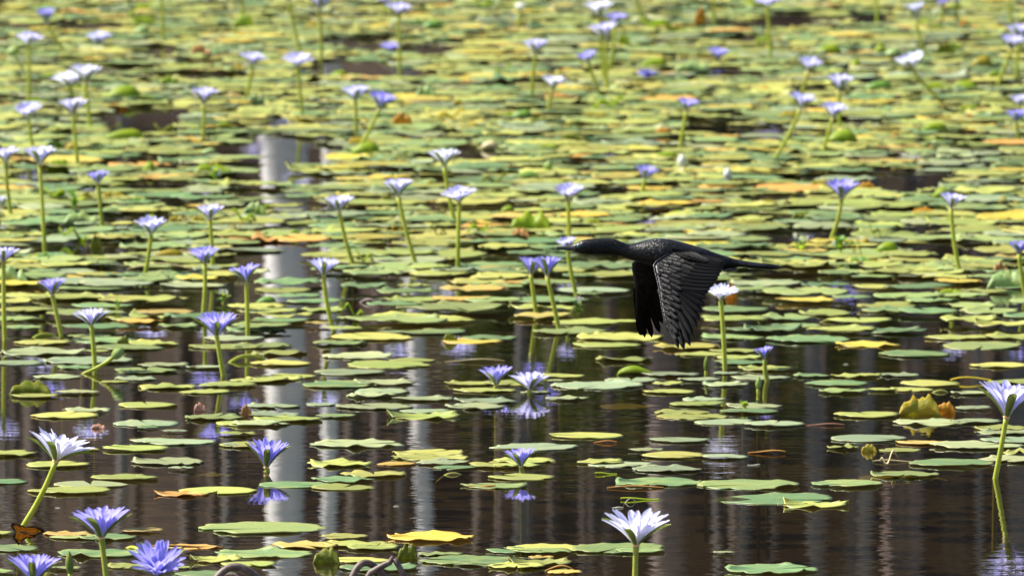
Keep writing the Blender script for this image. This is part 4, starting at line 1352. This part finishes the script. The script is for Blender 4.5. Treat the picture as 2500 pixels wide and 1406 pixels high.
bmp = b.n('ShaderNodeBump', {'Height': b.math('ADD', b.math('MULTIPLY', bar.outputs['Fac'], 0.4), sh), 'Strength': 0.5, 'Distance': 0.001})
p = b.n('ShaderNodeBsdfPrincipled', {'Base Color': hsv.outputs[0], 'Roughness': 0.36, 'Specular IOR Level': 0.085, 'Normal': bmp.outputs[0]})
b.t.links.new(p.outputs[0], b.out.inputs[0])
M_FEA = b.m
M_BILL = simple('bird_bill', (0.035, 0.033, 0.036), (0.06, 0.055, 0.055), 120, 0.38, 0.5)
M_EYE = simple('bird_eye', (0.05, 0.20, 0.22), (0.02, 0.10, 0.14), 400, 0.08, 0.9)
M_PUP = simple('bird_pupil', (0.004, 0.004, 0.004), None, 10, 0.05, 0.9)

bird = bpy.data.objects.new('cormorant', None)
COL.objects.link(bird)
bird.location = bp_(1250, 320)
BI = Matrix.Translation(-bird.location)

# (zx, top, bottom, half width in units)
prof = [(150,252,262,4),(156,249,281,9),(175,247,281,13),(230,244,284,16),(290,240,291,19),(340,222,303,30),(375,203,313,46),(420,186,323,60),
        (480,176,327,68),(560,171,329,70),(650,170,331,66),(720,175,334,62),(790,200,345,62),(860,224,372,70),(930,216,392,92),(1000,196,412,118),
        (1080,177,432,140),(1160,170,450,158),(1260,178,466,166),(1380,204,480,160),(1500,238,490,144),(1620,274,494,118),(1720,312,492,92),
        (1800,338,482,72),(1870,360,466,60),(1930,376,456,58),(1990,388,452,72),(2080,402,468,92),(2180,416,476,108),(2270,428,478,104),(2330,438,472,80),(2356,445,462,44)]
P = np.array(prof, float)
xs_ = []
for i in range(len(P) - 1):
    for k in range(3):
        xs_.append(P[i, 0] + (P[i + 1, 0] - P[i, 0]) * k / 3)
xs_.append(P[-1, 0])


def smooth_interp(x, col):
    X, Yv = P[:, 0], P[:, col]
    i = int(np.clip(np.searchsorted(X, x) - 1, 0, len(X) - 2))
    t = (x - X[i]) / (X[i + 1] - X[i])
    m0 = (Yv[i + 1] - Yv[max(i - 1, 0)]) / (X[i + 1] - X[max(i - 1, 0)]) * (X[i + 1] - X[i])
    m1 = (Yv[min(i + 2, len(X) - 1)] - Yv[i]) / (X[min(i + 2, len(X) - 1)] - X[i]) * (X[i + 1] - X[i])
    return (2*t**3 - 3*t**2 + 1)*Yv[i] + (t**3 - 2*t**2 + t)*m0 + (-2*t**3 + 3*t**2)*Yv[i+1] + (t**3 - t**2)*m1


V, Fc, MI = [], [], []
NS = 24
for x in xs_:
    a, c_, wd = smooth_interp(x, 1), smooth_interp(x, 2), smooth_interp(x, 3)
    mid, hh_ = (a + c_) / 2, max((c_ - a) / 2, 2)
    for k in range(NS):
        an = 2 * pi * k / NS
        V.append(BI @ bp_(x, mid - hh_ * sin(an), wd * ZS * cos(an)))
for j in range(len(xs_) - 1):
    for k in range(NS):
        k2 = (k + 1) % NS
        Fc.append((j * NS + k, j * NS + k2, (j + 1) * NS + k2, (j + 1) * NS + k))
        MI.append(1 if xs_[j] < 338 else 0)
Fc.append(tuple(range(NS - 1, -1, -1)))
Fc.append(tuple((len(xs_) - 1) * NS + k for k in range(NS)))
MI += [1, 0]
body = link('body', mesh('body', V, Fc, mats=[M_PLUM, M_BILL], midx=MI), bird)
# gape line and eye
for s in (-1,):
    V, Fc = tube([BI @ bp_(160, 268, s * 0.0032), BI @ bp_(260, 270, s * 0.0046), BI @ bp_(330, 276, s * 0.0074), BI @ bp_(415, 288, s * 0.0142)],
                 [0.0004, 0.0005, 0.0006, 0.0003], 5)
    link('gape_line', mesh('gape_line', V, Fc, mats=[M_PUP]), bird)


def ball(c, r, n=10, squash=1.0):
    V, Fc = [], []
    for j in range(n + 1):
        ph = pi * j / n
        for i in range(n * 2):
            th = pi * i / n
            V.append(Vector(c) + Vector((r * sin(ph) * cos(th), r * squash * sin(ph) * sin(th), r * cos(ph))))
    for j in range(n):
        for i in range(n * 2):
            i2 = (i + 1) % (n * 2)
            Fc.append((j * 2 * n + i, (j + 1) * 2 * n + i, (j + 1) * 2 * n + i2, j * 2 * n + i2))
    return V, Fc


for s in (-1, 1):
    e = link('eye', mesh('eye', *ball(BI @ bp_(376, 244, s * 0.0098), 0.0047, 10, 0.7), mats=[M_EYE]), bird)
    link('pupil', mesh('pupil', *ball(BI @ bp_(374, 244, s * 0.0122), 0.0026, 8, 0.5), mats=[M_PUP]), e)

# tail feathers
for k in range(7):
    s = (k - 3) / 3
    a = bp_(1900, 402 + 14 * abs(s), s * 0.010)
    c_ = bp_(2352 - 26 * abs(s) ** 1.5, 446 + 8 * s, s * 0.030)
    d = c_ - a
    L = d.length
    d.normalize()
    sd = Vector((0, 1, 0))
    V, UV, Fc = [], [], []
    for i in range(9):
        t = i / 8
        hw = 0.0062 * (0.5 + 0.8 * t) * (1 if t < 0.88 else max(0.1, 1 - ((t - 0.88) / 0.12) ** 2 * 0.85))
        for q in (-1, 0, 1):
            V.append(BI @ (a + d * (L * t) + sd * (q * hw) + Vector((0, 0, 0.0012 * (3 - abs(k - 3)) - (0.0008 if q else 0)))))
            UV.append((0.5 + q / 2, t))
    for i in range(8):
        for q in range(2):
            z = i * 3 + q
            Fc.append((z, z + 1, z + 4, z + 3))
    link('tail_feather', mesh('tail_feather', V, Fc, UV, mats=[M_FEA]), bird)


def wing_y(zx, zy, side):
    """sideways reach of the wing, growing down to the tip"""
    s = min(max((zy - 290) / 900.0, 0), 1.05)
    return side * (0.030 + 0.175 * s ** 0.9)


def feather(parent, name, base, tip, wid, side, lift, bend=0.0, pw=0.55, tw=0.0003):
    V, UV, Fc = [], [], []
    bx, by = base
    tx_, ty = tip
    dx, dy = tx_ - bx, ty - by
    L = sqrt(dx * dx + dy * dy)
    nxx, nyy = -dy / L, dx / L
    n = 10
    for i in range(n + 1):
        t = i / n
        hw = wid / 2 * min(1, 0.45 + 2.2 * t) * (1 if t < 0.78 else max(0.06, (1 - ((t - 0.78) / 0.22) ** 2.0) ** pw if t < 1 else 0.06))
        cxx = bx + dx * t + nxx * bend * L * sin(pi * t)
        cyy = by + dy * t + nyy * bend * L * sin(pi * t)
        for q in (-1, -0.5, 0, 0.5, 1):
            x_, y_ = cxx + nxx * hw * q, cyy + nyy * hw * q
            arch = (0.0012 - 0.0024 * q * q) * (min(1, wid / 60) if wid > 47 else 0.28)
            V.append(BI @ bp_(x_, y_, wing_y(x_, y_, side) + side * (lift + arch + tw * q)))
            UV.append((0.5 + q / 2, t))
    for i in range(n):
        for q in range(4):
            z = i * 5 + q
            Fc.append((z, z + 1, z + 6, z + 5))
    link(name, mesh(name, V, Fc, UV, mats=[M_FEA]), parent)


def wing_panel(lead, trail, side, thick):
    """the feathered arm: airfoil-like slab between leading edge and covert edge"""
    V, Fc = [], []
    n = len(lead)
    K = 9
    for sgn in (1, -1):
        for i in range(n):
            for k in range(K):
                t = k / (K - 1)
                x_ = lead[i][0] * (1 - t) + trail[i][0] * t
                y_ = lead[i][1] * (1 - t) + trail[i][1] * t
                th = thick * (sqrt(t) * (1 - t) * 2.4 + 0.06 * (1 - t))
                V.append(BI @ bp_(x_, y_, wing_y(x_, y_, side) + side * sgn * th))
    for lay in range(2):
        o0 = lay * n * K
        for i in range(n - 1):
            for k in range(K - 1):
                a = o0 + i * K + k
                f = (a, a + 1, a + K + 1, a + K)
                Fc.append(f if lay == 0 else tuple(reversed(f)))
    for i in range(n - 1):
        a, c_ = i * K, (i + 1) * K
        Fc.append((a, c_, c_ + n * K, a + n * K))
    return V, Fc


# near wing
lead = [(1290,282),(1255,318),(1190,352),(1130,392),(1113,418),(1122,470),(1140,540),(1158,620),(1170,700),(1180,780),(1195,860),(1212,940),(1235,1010)]
trl = [(1470,258),(1520,312),(1500,360),(1460,420),(1420,480),(1390,540),(1360,600),(1340,670),(1330,740),(1300,800),(1280,860),(1265,930),(1262,1000)]
V, Fc = wing_panel(lead, trl, -1, 0.0035)
wn = link('wing', mesh('wing', V, Fc, mats=[M_PLUM]), bird)
V, Fc = tube([BI @ bp_(x_, y_, wing_y(x_, y_, -1)) for x_, y_ in lead], [0.0030, 0.0030, 0.0030, 0.0030, 0.0030, 0.0026, 0.0024, 0.0022, 0.0020, 0.0018, 0.0016, 0.0014, 0.001], 8)
link('leading_edge', mesh('leading_edge', V, Fc, mats=[M_PLUM]), wn)
wn['label'] = 'near wing swept down, upper side with layered feathers'
ptips = [(1345,1192),(1402,1206),(1462,1168),(1492,1084),(1536,1000),(1562,930),(1592,862),(1616,792),(1628,720),(1645,668)]
for i, t_ in enumerate(ptips):
    f = i / 9
    feather(wn, 'primary_feather', (1150 + 170 * f, 640 - 20 * f), t_, 66 - 6 * f, -1, 0.0002 + 0.0007 * (9 - i) * -0.3, -0.05 + 0.03 * f, 0.45, 0.0020)
stips = [(1664,640),(1692,606),(1722,570),(1744,536),(1762,506),(1778,476),(1792,450),(1803,428),(1811,408),(1812,388)]
for i, t_ in enumerate(stips):
    f = i / 9
    feather(wn, 'secondary_feather', (1320 + 250 * f, 610 - 280 * f), t_, 58, -1, 0.0014 + 0.0002 * i, 0.02, 0.4, 0.0018)
rr_ = random.Random(8)
for row, (f0, f1, n, wd, lf) in enumerate([(0.66, 0.98, 16, 44, 0.0030), (0.42, 0.74, 17, 36, 0.0044), (0.24, 0.52, 18, 30, 0.0052), (0.10, 0.32, 18, 25, 0.0054)]):
    for i in range(n):
        u = i / (n - 1) * 11.2 + 0.6
        k = int(u)
        g = u - k
        k2 = min(k + 1, 12)
        lx, ly = lead[k][0] * (1 - g) + lead[k2][0] * g, lead[k][1] * (1 - g) + lead[k2][1] * g
        ex, ey = trl[k][0] * (1 - g) + trl[k2][0] * g, trl[k][1] * (1 - g) + trl[k2][1] * g
        # feathers fan from outwards-back (inner wing) to straight down (hand)
        if u < 5:
            q = u / 5
            tgx, tgy = 1812 - 170 * q, 400 + 250 * q
        else:
            q = (u - 5) / 7
            tgx, tgy = 1642 - 290 * q, 660 + 520 * q
        f0j = f0 + rr_.uniform(-0.05, 0.05)
        b_ = (lx + (ex - lx) * f0j + rr_.uniform(-7, 7), ly + (ey - ly) * f0j + rr_.uniform(-7, 7))
        dv = Vector((tgx - b_[0], tgy - b_[1]))
        if u > 5.5 and row == 0:
            continue
        ln = [200, 130, 74, 52][row] * (0.75 + 0.5 * rr_.random()) * (1.15 if u > 6 else 1)
        dv = dv.normalized() * min(ln, dv.length * 0.7)
        feather(wn, 'covert_feather', b_, (b_[0] + dv.x, b_[1] + dv.y), wd, -1, lf * (0.75 + 0.1 * rr_.random()), rr_.uniform(-0.03, 0.03), 0.5)
# scapular feathers over the shoulder
for i in range(9):
    f = i / 8
    b_ = (1290 + 190 * f, 268 + 26 * f + 10 * (i % 2))
    feather(wn, 'scapular_feather', b_, (b_[0] + 190 - 20 * f, b_[1] + 66 + 20 * f), 44, -1, 0.0085 - 0.003 * f, 0.02, 0.5)

# far wing (its under side shows)
lead2 = [(1010,330),(960,385),(915,415),(900,436),(902,500),(916,570),(930,650),(930,740),(934,820),(940,900),(946,980),(954,1050)]
trl2 = [(1180,340),(1190,400),(1190,450),(1180,510),(1170,570),(1150,630),(1120,690),(1080,750),(1050,810),(1020,870),(1000,940),(990,1010)]
V, Fc = wing_panel(lead2, trl2, 1, 0.006)
wf = link('wing', mesh('wing', V, Fc, mats=[M_PLUM]), bird)
wf['label'] = 'far wing swept down, dark under side in shade'
pt2 = [(980,1158),(1034,1208),(1106,1208),(1184,1158),(1212,1060),(1240,990),(1262,930),(1280,870),(1290,810),(1300,760)]
for i, t_ in enumerate(pt2):
    f = i / 9
    feather(wf, 'primary_feather', (930 + 150 * f, 690 - 10 * f), t_, 62, 1, -0.0002 * i, -0.02, 0.4)
for i in range(8):
    f = i / 7
    feather(wf, 'secondary_feather', (1080 + 90 * f, 680 - 250 * f), (1310 + 90 * f, 730 - 240 * f), 56, 1, -0.002, 0.02, 0.4)
for row in range(2):
    for i in range(10):
        u = 2 + i
        k = int(min(u, 11))
        f0 = 0.25 + 0.3 * row
        b_ = (lead2[k][0] + (trl2[k][0] - lead2[k][0]) * f0, lead2[k][1])
        feather(wf, 'covert_feather', b_, (b_[0] + 70 - 4 * i, b_[1] + 60 + 8 * i), 40, 1, -0.005 - 0.0003 * i, 0.0, 0.5)
# tucked feet under the tail base
V, Fc = tube([BI @ bp_(1800, 470), BI @ bp_(1860, 478, -0.008), BI @ bp_(1930, 466, -0.008)], [0.006, 0.005, 0.003], 8)
link('foot', mesh('foot', V, Fc, mats=[M_BILL]), bird)
tag(bird, 'black cormorant in level flight with both wings swept down over the lily pond', 'bird')
